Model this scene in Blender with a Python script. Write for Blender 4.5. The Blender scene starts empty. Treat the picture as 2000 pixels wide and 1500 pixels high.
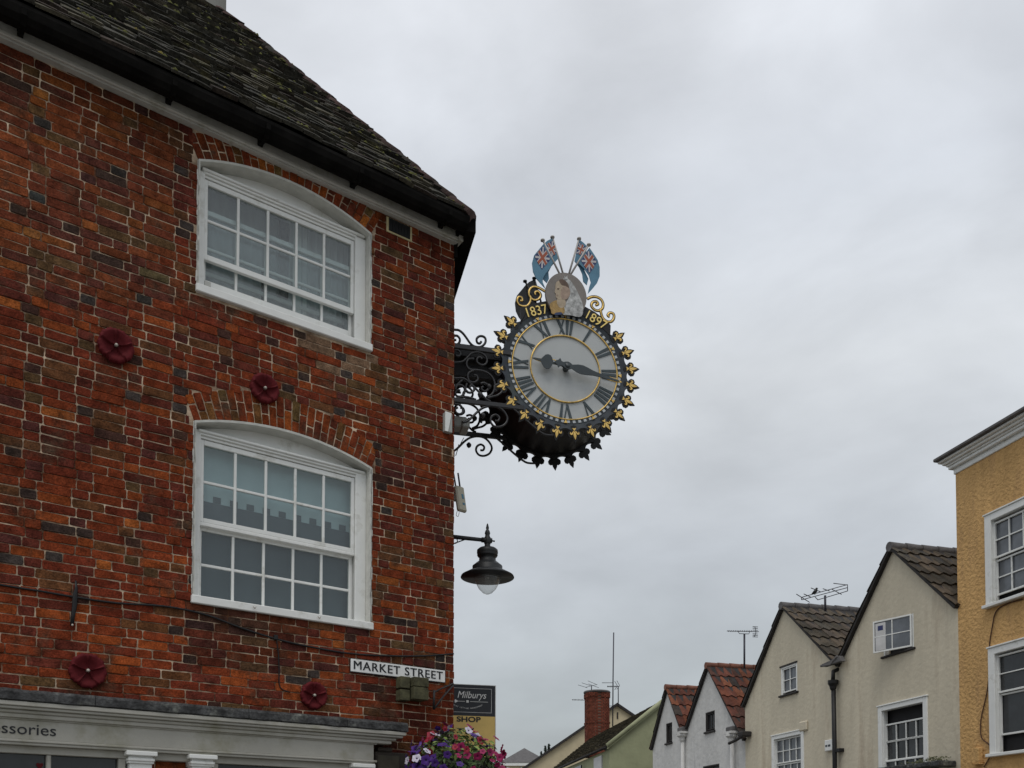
import bpy, math, random
from mathutils import Vector, Matrix, noise
random.seed(7)
R = math.radians
SC = bpy.context.scene
COL = SC.collection

# ------------------------------------------------------------------ camera
F_PX, PX, PY, PITCH = 1800.0, 1000.0, 1587.0, R(2.0)
CAMZ = 1.6
cam_d = bpy.data.cameras.new('camera')
cam = bpy.data.objects.new('camera', cam_d)
COL.objects.link(cam)
cam.location = (0, 0, CAMZ)
cam.rotation_euler = (R(90) + PITCH, 0, 0)
cam_d.sensor_fit = 'HORIZONTAL'
cam_d.sensor_width = 36.0
cam_d.lens = 36.0 * F_PX / 2000.0
cam_d.shift_x = 0.0
cam_d.shift_y = (PY - 750.0) / 2000.0
cam_d.clip_start = 0.05
cam_d.clip_end = 3000
SC.camera = cam
SC.render.resolution_x = 1024
SC.render.resolution_y = 768
SC.view_settings.view_transform = 'Standard'
SC.view_settings.look = 'None'
SC.view_settings.exposure = 0.0
SC.view_settings.gamma = 1.0

# ------------------------------------------------------------------ sky: overcast
SUN_EL, SUN_AZ = R(60), R(195)          # azimuth measured clockwise from +Y
w = bpy.data.worlds.new('World')
SC.world = w
w.use_nodes = True
nt = w.node_tree
for n in list(nt.nodes):
    nt.nodes.remove(n)
def wn(t, **k):
    n = nt.nodes.new(t)
    for a, b in k.items():
        setattr(n, a, b)
    return n
wo = wn('ShaderNodeOutputWorld')
bgA = wn('ShaderNodeBackground'); bgB = wn('ShaderNodeBackground')
sky = wn('ShaderNodeTexSky', sky_type='NISHITA', sun_disc=False)
sky.sun_elevation = SUN_EL
sky.sun_rotation = SUN_AZ
sky.air_density = 1.5; sky.dust_density = 3.0
bgA.inputs['Strength'].default_value = 0.1
nt.links.new(sky.outputs[0], bgA.inputs['Color'])
tc = wn('ShaderNodeTexCoord')
mp = wn('ShaderNodeMapping'); mp.inputs['Scale'].default_value = (1.3, 1.0, 2.6)
mp.inputs['Location'].default_value = (3.1, 0.4, 1.9)
n1 = wn('ShaderNodeTexNoise'); n1.inputs['Scale'].default_value = 2.6; n1.inputs['Detail'].default_value = 9
n1.inputs['Roughness'].default_value = 0.52; n1.inputs['Distortion'].default_value = 0.3
sx = wn('ShaderNodeSeparateXYZ')
mr = wn('ShaderNodeMapRange'); mr.inputs[1].default_value = 0.0; mr.inputs[2].default_value = 0.75
mr.inputs[3].default_value = 0.0; mr.inputs[4].default_value = 1.0
cr = wn('ShaderNodeValToRGB')
cr.color_ramp.elements[0].position = 0.0; cr.color_ramp.elements[0].color = (0.38, 0.41, 0.42, 1)
cr.color_ramp.elements[1].position = 1.0; cr.color_ramp.elements[1].color = (0.77, 0.79, 0.83, 1)
for p_, c_ in ((0.2, (0.455, 0.495, 0.52)), (0.40, (0.57, 0.605, 0.65)), (0.60, (0.72, 0.75, 0.785)), (0.76, (0.675, 0.71, 0.765))):
    e = cr.color_ramp.elements.new(p_); e.color = (*c_, 1)
mr2 = wn('ShaderNodeMapRange'); mr2.inputs[1].default_value = 0.3; mr2.inputs[2].default_value = 0.7
mr2.inputs[3].default_value = 0.84; mr2.inputs[4].default_value = 1.18
vm = wn('ShaderNodeVectorMath', operation='MULTIPLY')
L = nt.links.new
L(tc.outputs['Generated'], mp.inputs['Vector']); L(mp.outputs[0], n1.inputs['Vector'])
L(tc.outputs['Generated'], sx.inputs[0]); L(sx.outputs['Z'], mr.inputs[0]); L(mr.outputs[0], cr.inputs[0])
L(n1.outputs[0], mr2.inputs[0]); L(cr.outputs[0], vm.inputs[0]); L(mr2.outputs[0], vm.inputs[1])
L(vm.outputs[0], bgB.inputs['Color']); bgB.inputs['Strength'].default_value = 1.0
mx = wn('ShaderNodeMixShader'); mx.inputs[0].default_value = 0.94
L(bgA.outputs[0], mx.inputs[1]); L(bgB.outputs[0], mx.inputs[2]); L(mx.outputs[0], wo.inputs[0])

sd = bpy.data.lights.new('sun', 'SUN'); sd.energy = 1.05; sd.angle = R(25); sd.color = (1.0, 0.96, 0.9)
so = bpy.data.objects.new('sun', sd); COL.objects.link(so)
sv = Vector((math.sin(SUN_AZ) * math.cos(SUN_EL), math.cos(SUN_AZ) * math.cos(SUN_EL), math.sin(SUN_EL)))
so.rotation_euler = sv.to_track_quat('Z', 'Y').to_euler()
so.location = (0, -5, 30)

# ------------------------------------------------------------------ geometry helpers
def ray(x, y):
    a, b, c = (x - PX) / F_PX, 1.0, -(y - PY) / F_PX
    return Vector((a, b * math.cos(PITCH) - c * math.sin(PITCH), b * math.sin(PITCH) + c * math.cos(PITCH)))
CAMV = Vector((0, 0, CAMZ))
class Frame:
    def __init__(s, o, deg):
        s.o = Vector(o); s.deg = deg; a = R(deg)
        s.X = Vector((math.cos(a), math.sin(a), 0)); s.Y = Vector((-math.sin(a), math.cos(a), 0))
    def world(s, p): return s.o + s.X * p[0] + s.Y * p[1] + Vector((0, 0, p[2]))
    def loc(s, p):
        d = p - s.o; return Vector((d.dot(s.X), d.dot(s.Y), d.z))
    def aty(s, x, y, off=0.0):      # point of the plane local Y = off seen at a photo position
        r = ray(x, y); p0 = s.o + s.Y * off
        return s.loc(CAMV + r * ((p0 - CAMV).dot(s.Y) / r.dot(s.Y)))
    def atx(s, x, y, off=0.0):
        r = ray(x, y); p0 = s.o + s.X * off
        return s.loc(CAMV + r * ((p0 - CAMV).dot(s.X) / r.dot(s.X)))
AW = math.degrees(math.atan(F_PX / 2500.0))
W = Frame((-0.5395, 8.4, 0), AW)            # the brick front wall, local x runs right, y into the wall
K = Frame((-0.5395, 8.4, 0), 14.0)          # street frame at the corner: y runs along the side wall
SO = Vector((math.cos(R(14)), math.sin(R(14)), 0)) * 12.757
H = Frame(SO, 14.0)                          # facades on the far side of the street: x = 0, y along the street

class MB:
    def __init__(s): s.v = []; s.f = []; s.c = []; s.sm = []
    def add(s, vs, fs, col=None, smooth=False):
        o = len(s.v); s.v += [tuple(v) for v in vs]
        for f in fs:
            s.f.append([i + o for i in f]); s.c.append(col); s.sm.append(smooth)
        return s
    def box(s, x0, x1, y0, y1, z0, z1, col=None, M=None):
        vs = [Vector((x, y, z)) for z in (z0, z1) for y in (y0, y1) for x in (x0, x1)]
        if M: vs = [M @ v for v in vs]
        return s.add(vs, [(0, 2, 3, 1), (4, 5, 7, 6), (0, 1, 5, 4), (2, 6, 7, 3), (0, 4, 6, 2), (1, 3, 7, 5)], col)
    def bbox(s, x0, x1, y0, y1, z0, z1, b=0.004, col=None, M=None):   # bevelled box
        vs = []; fs = []
        X = (x0, x1); Y = (y0, y1); Z = (z0, z1)
        b = min(b, (x1 - x0) / 2.1, (y1 - y0) / 2.1, (z1 - z0) / 2.1)
        idx = {}
        for i in (0, 1):
            for j in (0, 1):
                for k in (0, 1):
                    sx_, sy_, sz_ = (1 - 2 * i), (1 - 2 * j), (1 - 2 * k)
                    for a in range(3):
                        p = [X[i] + sx_ * b, Y[j] + sy_ * b, Z[k] + sz_ * b]
                        p[a] = (X[i], Y[j], Z[k])[a]
                        idx[(i, j, k, a)] = len(vs); vs.append(Vector(p))
        for a, (p, q) in ((0, (1, 2)), (1, (0, 2)), (2, (0, 1))):
            for side in (0, 1):
                f = []
                for (m, n) in ((0, 0), (1, 0), (1, 1), (0, 1)):
                    t = [0, 0, 0]; t[a] = side; t[p] = m; t[q] = n
                    f.append(idx[(t[0], t[1], t[2], a)])
                fs.append(f)
        for a in range(3):            # edges along axis a
            p, q = [k for k in range(3) if k != a]
            for m in (0, 1):
                for n in (0, 1):
                    t0 = [0, 0, 0]; t0[p] = m; t0[q] = n; t1 = list(t0); t1[a] = 1
                    fs.append([idx[(*t0, p)], idx[(*t0, q)], idx[(*t1, q)], idx[(*t1, p)]])
        for i in (0, 1):
            for j in (0, 1):
                for k in (0, 1):
                    fs.append([idx[(i, j, k, 0)], idx[(i, j, k, 1)], idx[(i, j, k, 2)]])
        if M: vs = [M @ v for v in vs]
        return s.add(vs, fs, col)
    def prism(s, pts, a0, a1, axis='y', col=None):
        n = len(pts)
        if axis == 'y': f = lambda p, a: (p[0], a, p[1])
        elif axis == 'x': f = lambda p, a: (a, p[0], p[1])
        else: f = lambda p, a: (p[0], p[1], a)
        vs = [f(p, a0) for p in pts] + [f(p, a1) for p in pts]
        fs = [list(range(n)), list(range(2 * n - 1, n - 1, -1))]
        fs += [[i, i + n, (i + 1) % n + n, (i + 1) % n] for i in range(n)]
        return s.add(vs, fs, col)
    def tube(s, pts, r, seg=8, col=None, closed=False, sy=1.0):
        pts = [Vector(p) for p in pts]; n = len(pts); vs = []; fs = []
        rr = r if isinstance(r, (list, tuple)) else [r] * n
        prev = None
        for i, p in enumerate(pts):
            if closed: t = (pts[(i + 1) % n] - pts[i - 1])
            else: t = pts[min(i + 1, n - 1)] - pts[max(i - 1, 0)]
            if t.length < 1e-9: t = Vector((0, 0, 1))
            t.normalize()
            u = prev if prev else Vector((0, 1, 0)) if abs(t.y) < 0.9 else Vector((1, 0, 0))
            u = (u - t * u.dot(t)); u.normalize(); prev = u; v = t.cross(u)
            for k in range(seg):
                a = 2 * math.pi * k / seg
                vs.append(p + u * math.cos(a) * rr[i] * sy + v * math.sin(a) * rr[i])
        m = n if closed else n - 1
        for i in range(m):
            for k in range(seg):
                a = i * seg + k; b = i * seg + (k + 1) % seg; j = (i + 1) % n
                fs.append([a, b, j * seg + (k + 1) % seg, j * seg + k])
        s.add(vs, fs, col, True)
        if not closed:
            o = len(s.v) - len(vs)
            s.f.append([o + k for k in range(seg)][::-1]); s.c.append(col); s.sm.append(False)
            s.f.append([o + (n - 1) * seg + k for k in range(seg)]); s.c.append(col); s.sm.append(False)
        return s
    def lathe(s, prof, c=(0, 0, 0), seg=32, axis='z', col=None, smooth=True):
        n = len(prof); vs = []; fs = []
        for (r, h) in prof:
            for k in range(seg):
                a = 2 * math.pi * k / seg
                if axis == 'z': q = (r * math.cos(a), r * math.sin(a), h)
                else: q = (r * math.cos(a), h, r * math.sin(a))
                vs.append(Vector(q) + Vector(c))
        for i in range(n - 1):
            for k in range(seg):
                fs.append([i * seg + k, i * seg + (k + 1) % seg, (i + 1) * seg + (k + 1) % seg, (i + 1) * seg + k])
        fs.append([k for k in range(seg)]); fs.append([(n - 1) * seg + k for k in range(seg)])
        return s.add(vs, fs, col, smooth)
    def shift(s, d):
        s.v = [(v[0] - d[0], v[1] - d[1], v[2] - d[2]) for v in s.v]; return s
    def mesh(s, name, mats):
        me = bpy.data.meshes.new(name)
        me.from_pydata(s.v, [], s.f)
        for m in (mats if isinstance(mats, (list, tuple)) else [mats]): me.materials.append(m)
        if any(s.sm): me.polygons.foreach_set('use_smooth', s.sm)
        if any(c is not None for c in s.c):
            at = me.color_attributes.new('Col', 'FLOAT_COLOR', 'CORNER')
            buf = []
            for p in me.polygons:
                c = s.c[p.index] or (1, 1, 1); buf += [c[0], c[1], c[2], 1.0] * p.loop_total
            at.data.foreach_set('color', buf)
        me.update()
        import bmesh
        bm = bmesh.new(); bm.from_mesh(me); bmesh.ops.recalc_face_normals(bm, faces=bm.faces[:]); bm.to_mesh(me); bm.free()
        return me

def smoothpath(pts, k=4, closed=False):
    pts = [Vector(p) for p in pts]; n = len(pts); out = []
    g = (lambda i: pts[i % n]) if closed else (lambda i: pts[max(0, min(n - 1, i))])
    for i in range(n if closed else n - 1):
        a, b, c, d = g(i - 1), g(i), g(i + 1), g(i + 2)
        for j in range(k):
            t = j / k
            out.append(0.5 * ((2 * b) + (c - a) * t + (2 * a - 5 * b + 4 * c - d) * t * t + (3 * b - a - 3 * c + d) * t ** 3))
    if not closed: out.append(pts[-1])
    return out

class T:     # a top-level thing: Empty at its base; parts are given in frame coordinates
    def __init__(s, name, label, cat, fr, base, group=None, kind=None):
        s.fr = fr; s.base = Vector(base)
        o = bpy.data.objects.new(name, None); COL.objects.link(o); s.o = o
        o.empty_display_size = 0.2
        o.location = fr.world(base); o.rotation_euler = (0, 0, R(fr.deg))
        o['label'] = label; o['category'] = cat
        if group: o['group'] = group
        if kind: o['kind'] = kind
    def part(s, name, mb, m, parent=None, label=None, kind=None):
        mb.shift(s.base)
        o = bpy.data.objects.new(name, mb.mesh(name, m)); COL.objects.link(o)
        o.parent = parent or s.o
        if label: o['label'] = label
        if kind: o['kind'] = kind
        return o
    def place(s, name, me, loc, rot=(0, 0, 0), parent=None, scale=None, label=None):
        o = bpy.data.objects.new(name, me); COL.objects.link(o)
        o.parent = parent or s.o
        o.location = Vector(loc) - (s.base if parent is None else Vector((0, 0, 0)))
        o.rotation_euler = rot
        if scale: o.scale = scale
        if label: o['label'] = label
        return o

def text_mesh(s, size, depth=0.004, shear=0.0, spacing=1.0, sx_=1.0, align='CENTER', weight=0.0):
    cu = bpy.data.curves.new('txt', 'FONT'); cu.body = s; cu.size = size; cu.extrude = depth / 2
    cu.align_x = align; cu.align_y = 'CENTER' if align == 'CENTER' else 'BOTTOM_BASELINE'
    cu.shear = shear; cu.space_character = spacing; cu.offset = weight; cu.resolution_u = 4
    ob = bpy.data.objects.new('txt', cu); COL.objects.link(ob)
    bpy.context.view_layer.update()
    dg = bpy.context.evaluated_depsgraph_get()
    me = bpy.data.meshes.new_from_object(ob.evaluated_get(dg))
    bpy.data.objects.remove(ob); bpy.data.curves.remove(cu)
    me.transform(Matrix.Diagonal((sx_, 1, 1, 1)))
    return me     # lies in local XY, facing +Z

# ------------------------------------------------------------------ materials
def nodes(name):
    m = bpy.data.materials.new(name); m.use_nodes = True
    t = m.node_tree; b = t.nodes['Principled BSDF']
    return m, t, b
def mat(name, col, rough=0.75, var=0.15, scale=6.0, bump=0.0, bscale=40.0, metal=0.0, spec=0.4, attr=False,
        col2=None, cscale=1.5, cfac=0.5, streak=False, fine=0.0):
    m, t, b = nodes(name)
    N = t.nodes.new; Lk = t.links.new
    b.inputs['Roughness'].default_value = rough
    b.inputs['Metallic'].default_value = metal
    b.inputs['Specular IOR Level'].default_value = spec
    co = N('ShaderNodeTexCoord'); vec = co.outputs['Object']
    if streak:
        mp_ = N('ShaderNodeMapping'); mp_.inputs['Scale'].default_value = (1, 1, 0.18); Lk(vec, mp_.inputs['Vector']); svec = mp_.outputs[0]
    else: svec = vec
    if attr:
        a = N('ShaderNodeAttribute'); a.attribute_name = 'Col'; c = a.outputs['Color']
    else:
        a = N('ShaderNodeRGB'); a.outputs[0].default_value = (*col, 1); c = a.outputs[0]
    if col2:
        nz = N('ShaderNodeTexNoise'); nz.inputs['Scale'].default_value = cscale; nz.inputs['Detail'].default_value = 8
        nz.inputs['Roughness'].default_value = 0.65
        Lk(svec, nz.inputs['Vector'])
        rp = N('ShaderNodeMapRange'); rp.inputs[1].default_value = 0.62 - 0.3 * cfac; rp.inputs[2].default_value = 0.78 - 0.25 * cfac
        Lk(nz.outputs[0], rp.inputs[0])
        mxx = N('ShaderNodeMix'); mxx.data_type = 'RGBA'
        Lk(rp.outputs[0], mxx.inputs[0]); Lk(c, mxx.inputs[6]); mxx.inputs[7].default_value = (*col2, 1); c = mxx.outputs[2]
    nz = N('ShaderNodeTexNoise'); nz.inputs['Scale'].default_value = scale; nz.inputs['Detail'].default_value = 6
    nz.inputs['Roughness'].default_value = 0.6
    Lk(svec, nz.inputs['Vector'])
    rp = N('ShaderNodeMapRange'); rp.inputs[1].default_value = 0.3; rp.inputs[2].default_value = 0.7
    rp.inputs[3].default_value = 1 - var; rp.inputs[4].default_value = 1 + var
    Lk(nz.outputs[0], rp.inputs[0])
    v = N('ShaderNodeVectorMath'); v.operation = 'MULTIPLY'; Lk(c, v.inputs[0]); Lk(rp.outputs[0], v.inputs[1]); c = v.outputs[0]
    if fine:
        nf = N('ShaderNodeTexNoise'); nf.inputs['Scale'].default_value = bscale * 1.7; nf.inputs['Detail'].default_value = 3
        Lk(vec, nf.inputs['Vector'])
        rf = N('ShaderNodeMapRange'); rf.inputs[1].default_value = 0.35; rf.inputs[2].default_value = 0.65
        rf.inputs[3].default_value = 1 - fine; rf.inputs[4].default_value = 1 + fine
        Lk(nf.outputs[0], rf.inputs[0])
        v2 = N('ShaderNodeVectorMath'); v2.operation = 'MULTIPLY'; Lk(c, v2.inputs[0]); Lk(rf.outputs[0], v2.inputs[1]); c = v2.outputs[0]
    Lk(c, b.inputs['Base Color'])
    if bump:
        nb = N('ShaderNodeTexNoise'); nb.inputs['Scale'].default_value = bscale; nb.inputs['Detail'].default_value = 5
        Lk(vec, nb.inputs['Vector'])
        bp = N('ShaderNodeBump'); bp.inputs['Strength'].default_value = 1.0; bp.inputs['Distance'].default_value = bump
        Lk(nb.outputs[0], bp.inputs['Height']); Lk(bp.outputs[0], b.inputs['Normal'])
    return m
M = {}
M['brick'] = mat('weathered_brick', (0.3, 0.1, 0.05), rough=0.9, var=0.5, scale=11, bump=0.006, bscale=60, attr=True, fine=0.3, spec=0.08,
                 col2=(0.065, 0.04, 0.026), cscale=3.5, cfac=0.3)
M['mortar'] = mat('lime_mortar', (0.56, 0.44, 0.32), rough=0.95, var=0.45, scale=7, bump=0.004, bscale=90, spec=0.1,
                  col2=(0.10, 0.045, 0.025), cscale=3.6, cfac=0.75)
M['white'] = mat('white_gloss_paint', (0.74, 0.75, 0.73), rough=0.45, var=0.06, scale=5, bump=0.001, bscale=30, col2=(0.46, 0.455, 0.41), cscale=5, cfac=0.16)
M['plaster'] = mat('painted_plaster_reveal', (0.56, 0.56, 0.52), rough=0.8, var=0.12, scale=9, bump=0.006, bscale=25)
M['fascia'] = mat('eaves_paint', (0.50, 0.50, 0.47), rough=0.7, var=0.15, scale=3, col2=(0.3, 0.3, 0.24), cscale=5, cfac=0.25, bump=0.002)
M['shadedshoppaint'] = mat('shaded_shopfront_paint', (0.37, 0.36, 0.32), rough=0.55, var=0.10, scale=2.5, col2=(0.26, 0.25, 0.19), cscale=3, cfac=0.35, streak=False, bump=0.001)  # base colour darkened to carry the shade of cornice and street
M['ledge'] = mat('weathered_stone_ledge', (0.042, 0.043, 0.044), rough=0.85, var=0.7, scale=9, bump=0.012, bscale=30, fine=0.3, col2=(0.13, 0.135, 0.12), cscale=7, cfac=0.3)
M['tile'] = mat('mossy_stone_tile', (0.1, 0.1, 0.08), rough=0.95, var=0.45, scale=7, bump=0.012, bscale=30, attr=True, col2=(0.085, 0.080, 0.028), cscale=2.5, cfac=0.2, fine=0.3, spec=0.15)
M['hip'] = mat('hip_tile_clay', (0.085, 0.055, 0.05), rough=0.9, var=0.5, scale=6, bump=0.01, bscale=30, col2=(0.03, 0.035, 0.03), cscale=3, cfac=0.4, spec=0.15)
M['black'] = mat('black_iron_paint', (0.012, 0.012, 0.013), rough=0.5, var=0.3, scale=8, spec=0.3)
M['gutter'] = mat('old_black_gutter', (0.007, 0.0065, 0.006), rough=0.9, var=0.6, scale=5, bump=0.003, bscale=30, spec=0.08)
M['slate'] = mat('blue_black_enamel', (0.03, 0.038, 0.048), rough=0.5, var=0.25, scale=7, spec=0.35, col2=(0.06, 0.075, 0.075), cscale=2.2, cfac=0.3)
M['numeral'] = mat('numeral_paint', (0.045, 0.062, 0.07), rough=0.5, var=0.2, scale=8)
M['hand'] = mat('clock_hand_paint', (0.04, 0.052, 0.058), rough=0.4, var=0.2, scale=8)
M['gold'] = mat('gold_leaf', (0.72, 0.49, 0.15), rough=0.4, var=0.35, col2=(0.25, 0.15, 0.05), cscale=9, cfac=0.2, scale=14, metal=0.55, spec=0.5)
M['goldpaint'] = mat('gilt_lettering', (0.86, 0.66, 0.22), rough=0.45, var=0.15, scale=12, metal=0.2)
M['dial'] = mat('milky_dial_glass', (0.43, 0.45, 0.45), rough=0.3, var=0.05, scale=3, spec=0.5, col2=(0.37, 0.39, 0.40), cscale=2, cfac=0.3)
M['dialwhite'] = mat('minute_block_enamel', (0.44, 0.47, 0.49), rough=0.4, var=0.1)
M['flagblue'] = mat('ensign_blue', (0.085, 0.20, 0.29), rough=0.6, var=0.15, scale=6)
M['navy'] = mat('flag_navy', (0.03, 0.04, 0.13), rough=0.6, var=0.1)
M['flagwhite'] = mat('flag_white', (0.50, 0.48, 0.48), rough=0.6, var=0.1)
M['flagred'] = mat('flag_red', (0.33, 0.08, 0.04), rough=0.6, var=0.1)
M['pole'] = mat('flagpole_paint', (0.42, 0.40, 0.38), rough=0.5, var=0.15)
M['pbg'] = mat('portrait_ground', (0.20, 0.18, 0.165), rough=0.6, var=0.15, scale=9)
M['skin'] = mat('painted_flesh', (0.40, 0.325, 0.235), rough=0.6, var=0.25, scale=20)
M['skin2'] = mat('painted_cheek', (0.33, 0.245, 0.19), rough=0.6, var=0.3, scale=20)
M['veil'] = mat('painted_veil', (0.38, 0.385, 0.38), rough=0.7, var=0.55, scale=26)
M['hair'] = mat('painted_hair', (0.12, 0.08, 0.06), rough=0.7, var=0.3, scale=30)
M['dress'] = mat('painted_gold_dress', (0.36, 0.23, 0.08), rough=0.6, var=0.35, scale=30)
M['sash'] = mat('painted_blue_sash', (0.03, 0.05, 0.12), rough=0.6, var=0.1)
M['rose'] = mat('oxblood_iron', (0.105, 0.012, 0.015), rough=0.75, var=0.25, scale=14, spec=0.12, col2=(0.045, 0.006, 0.009), cscale=8, cfac=0.3)
M['bolt'] = mat('steel_bolt', (0.35, 0.32, 0.28), rough=0.5, var=0.2, metal=0.3)
M['signwhite'] = mat('sign_white', (0.72, 0.73, 0.72), rough=0.5, var=0.1, col2=(0.4, 0.38, 0.33), cscale=14, cfac=0.06)
M['signblack'] = mat('sign_black', (0.008, 0.009, 0.012), rough=0.5, var=0.2)
M['signgold'] = mat('board_yellow', (0.66, 0.47, 0.15), rough=0.5, var=0.08)
M['boardblack'] = mat('board_black', (0.018, 0.020, 0.026), rough=0.5, var=0.1)
M['oldwood'] = mat('green_stained_wood', (0.065, 0.062, 0.032), rough=0.9, var=0.6, scale=12, bump=0.004, bscale=40)
M['darkroom'] = mat('unlit_interior', (0.02, 0.02, 0.022), rough=0.9, var=0.1)
M['room'] = mat('interior_grey', (0.30, 0.30, 0.30), rough=0.9, var=0.1)
M['greypvc'] = mat('grey_plastic', (0.36, 0.37, 0.35), rough=0.6, var=0.08)
M['beigepvc'] = mat('cream_plastic', (0.40, 0.385, 0.31), rough=0.55, var=0.08)
M['lampiron'] = mat('lamp_grey_black', (0.022, 0.024, 0.026), rough=0.5, var=0.25, spec=0.35)
M['lampunder'] = mat('lamp_reflector', (0.20, 0.19, 0.175), rough=0.5, var=0.3, scale=9)
M['blind'] = mat('pale_roller_blind', (0.50, 0.58, 0.60), rough=0.9, var=0.12, scale=1.6)
M['blinddark'] = mat('dark_roller_blind', (0.12, 0.135, 0.15), rough=0.9, var=0.1, scale=2)
M['curtain'] = mat('net_curtain', (0.55, 0.55, 0.55), rough=0.9, var=0.15, scale=4)
M['yellow'] = mat('ochre_roughcast', (0.60, 0.37, 0.155), rough=0.9, var=0.15, scale=3, bump=0.045, bscale=15, spec=0.15, col2=(0.46, 0.28, 0.13), cscale=2.6, cfac=0.35, streak=True)
M['cream'] = mat('cream_render', (0.58, 0.525, 0.41), rough=0.9, var=0.12, scale=1.2, bump=0.012, bscale=9, spec=0.15, col2=(0.41, 0.345, 0.26), cscale=1.3, cfac=0.25, streak=True)
M['whitewash'] = mat('lime_whitewash', (0.58, 0.575, 0.56), rough=0.9, var=0.10, scale=2, bump=0.03, bscale=4, spec=0.15, col2=(0.36, 0.36, 0.355), cscale=1.4, cfac=0.25, streak=True)
M['green'] = mat('sage_render', (0.33, 0.345, 0.215), rough=0.9, var=0.10, scale=1.5, bump=0.01, bscale=8, spec=0.15, col2=(0.26, 0.27, 0.17), cscale=1.0, cfac=0.3)
M['beige'] = mat('beige_render', (0.50, 0.43, 0.29), rough=0.9, var=0.08, scale=2, spec=0.15)
M['pantile'] = mat('pantile', (0.2, 0.08, 0.05), rough=0.9, var=0.35, scale=5, bump=0.008, bscale=25, attr=True, spec=0.15, col2=(0.045, 0.045, 0.035), cscale=2.2, cfac=0.15, fine=0.15)
M['slateroof'] = mat('grey_roof', (0.11, 0.105, 0.105), rough=0.85, var=0.25, scale=4, bump=0.01, bscale=14)
M['verge'] = mat('dark_verge', (0.03, 0.027, 0.026), rough=0.85, var=0.4, scale=5, bump=0.004)
M['mast'] = mat('aerial_metal', (0.05, 0.05, 0.065), rough=0.5, var=0.2, metal=0.2)
M['redbrick'] = mat('chimney_brick', (0.24, 0.075, 0.045), rough=0.9, var=0.3, scale=5, bump=0.01, bscale=20, attr=True, spec=0.15)
M['leaf'] = mat('petunia_leaf', (0.075, 0.12, 0.025), rough=0.6, var=0.4, scale=20, attr=True)
M['petal'] = mat('petunia_petal', (0.5, 0.02, 0.15), rough=0.6, var=0.25, scale=40, attr=True)
M['conifer'] = mat('far_foliage', (0.035, 0.055, 0.04), rough=0.8, var=0.4, scale=3, attr=True)
M['bark'] = mat('bark', (0.07, 0.05, 0.035), rough=0.9, var=0.3)
M['asphalt'] = mat('asphalt', (0.05, 0.05, 0.052), rough=0.9, var=0.2, scale=3, bump=0.004, bscale=80, fine=0.2)
M['paving'] = mat('paving_slabs', (0.22, 0.21, 0.19), rough=0.9, var=0.2, scale=2, bump=0.003)
M['kerb'] = mat('kerb_stone', (0.26, 0.25, 0.23), rough=0.9, var=0.2)
M['paintline'] = mat('road_paint', (0.6, 0.45, 0.08), rough=0.7, var=0.2)

def glass(name, tint=(0.85, 0.9, 0.9), opacity=0.0, refl=1.0):
    m, t, b = nodes(name); N = t.nodes.new; Lk = t.links.new
    t.nodes.remove(b); out = [n for n in t.nodes if n.type == 'OUTPUT_MATERIAL'][0]
    tr = N('ShaderNodeBsdfTransparent'); tr.inputs[0].default_value = (*tint, 1)
    gl = N('ShaderNodeBsdfGlossy'); gl.inputs['Roughness'].default_value = 0.02
    lw = N('ShaderNodeLayerWeight'); lw.inputs[0].default_value = 0.5
    fr = N('ShaderNodeMath'); fr.operation = 'POWER'; fr.inputs[1].default_value = 4.0; Lk(lw.outputs['Facing'], fr.inputs[0])
    fa = N('ShaderNodeMath'); fa.operation = 'MULTIPLY_ADD'; fa.inputs[1].default_value = 0.95; fa.inputs[2].default_value = 0.05; Lk(fr.outputs[0], fa.inputs[0]); fr = fa
    mu = N('ShaderNodeMath'); mu.operation = 'MULTIPLY'; mu.inputs[1].default_value = refl; mu.use_clamp = True
    nz = N('ShaderNodeTexNoise'); nz.inputs['Scale'].default_value = 2.5; co = N('ShaderNodeTexCoord')
    bp = N('ShaderNodeBump'); bp.inputs['Distance'].default_value = 0.004; bp.inputs['Strength'].default_value = 0.5
    Lk(co.outputs['Object'], nz.inputs['Vector']); Lk(nz.outputs[0], bp.inputs['Height']); Lk(bp.outputs[0], gl.inputs['Normal'])
    mxs = N('ShaderNodeMixShader'); Lk(fr.outputs[0], mu.inputs[0]); Lk(mu.outputs[0], mxs.inputs[0]); Lk(tr.outputs[0], mxs.inputs[1]); Lk(gl.outputs[0], mxs.inputs[2])
    last = mxs
    if opacity:
        df = N('ShaderNodeBsdfDiffuse'); df.inputs[0].default_value = (0.5, 0.52, 0.53, 1)
        m2 = N('ShaderNodeMixShader'); m2.inputs[0].default_value = opacity
        Lk(mxs.outputs[0], m2.inputs[1]); Lk(df.outputs[0], m2.inputs[2]); last = m2
    Lk(last.outputs[0], out.inputs[0])
    return m
M['glass'] = glass('window_glass', refl=1.2)
M['dustyglass'] = glass('dusty_glass', opacity=0.08, refl=1.2)
M['lampglass'] = glass('frosted_lamp_bowl', tint=(0.95, 0.96, 0.95), opacity=0.20, refl=1.0)
M['darkglass'] = mat('old_window_glass', (0.022, 0.024, 0.027), rough=0.1, var=0.6, scale=1.8, spec=0.55, bump=0.004, bscale=3)
M['greyglass'] = mat('curtained_window_glass', (0.10, 0.11, 0.125), rough=0.12, var=0.4, scale=2.6, spec=0.7, bump=0.004, bscale=3)

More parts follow.
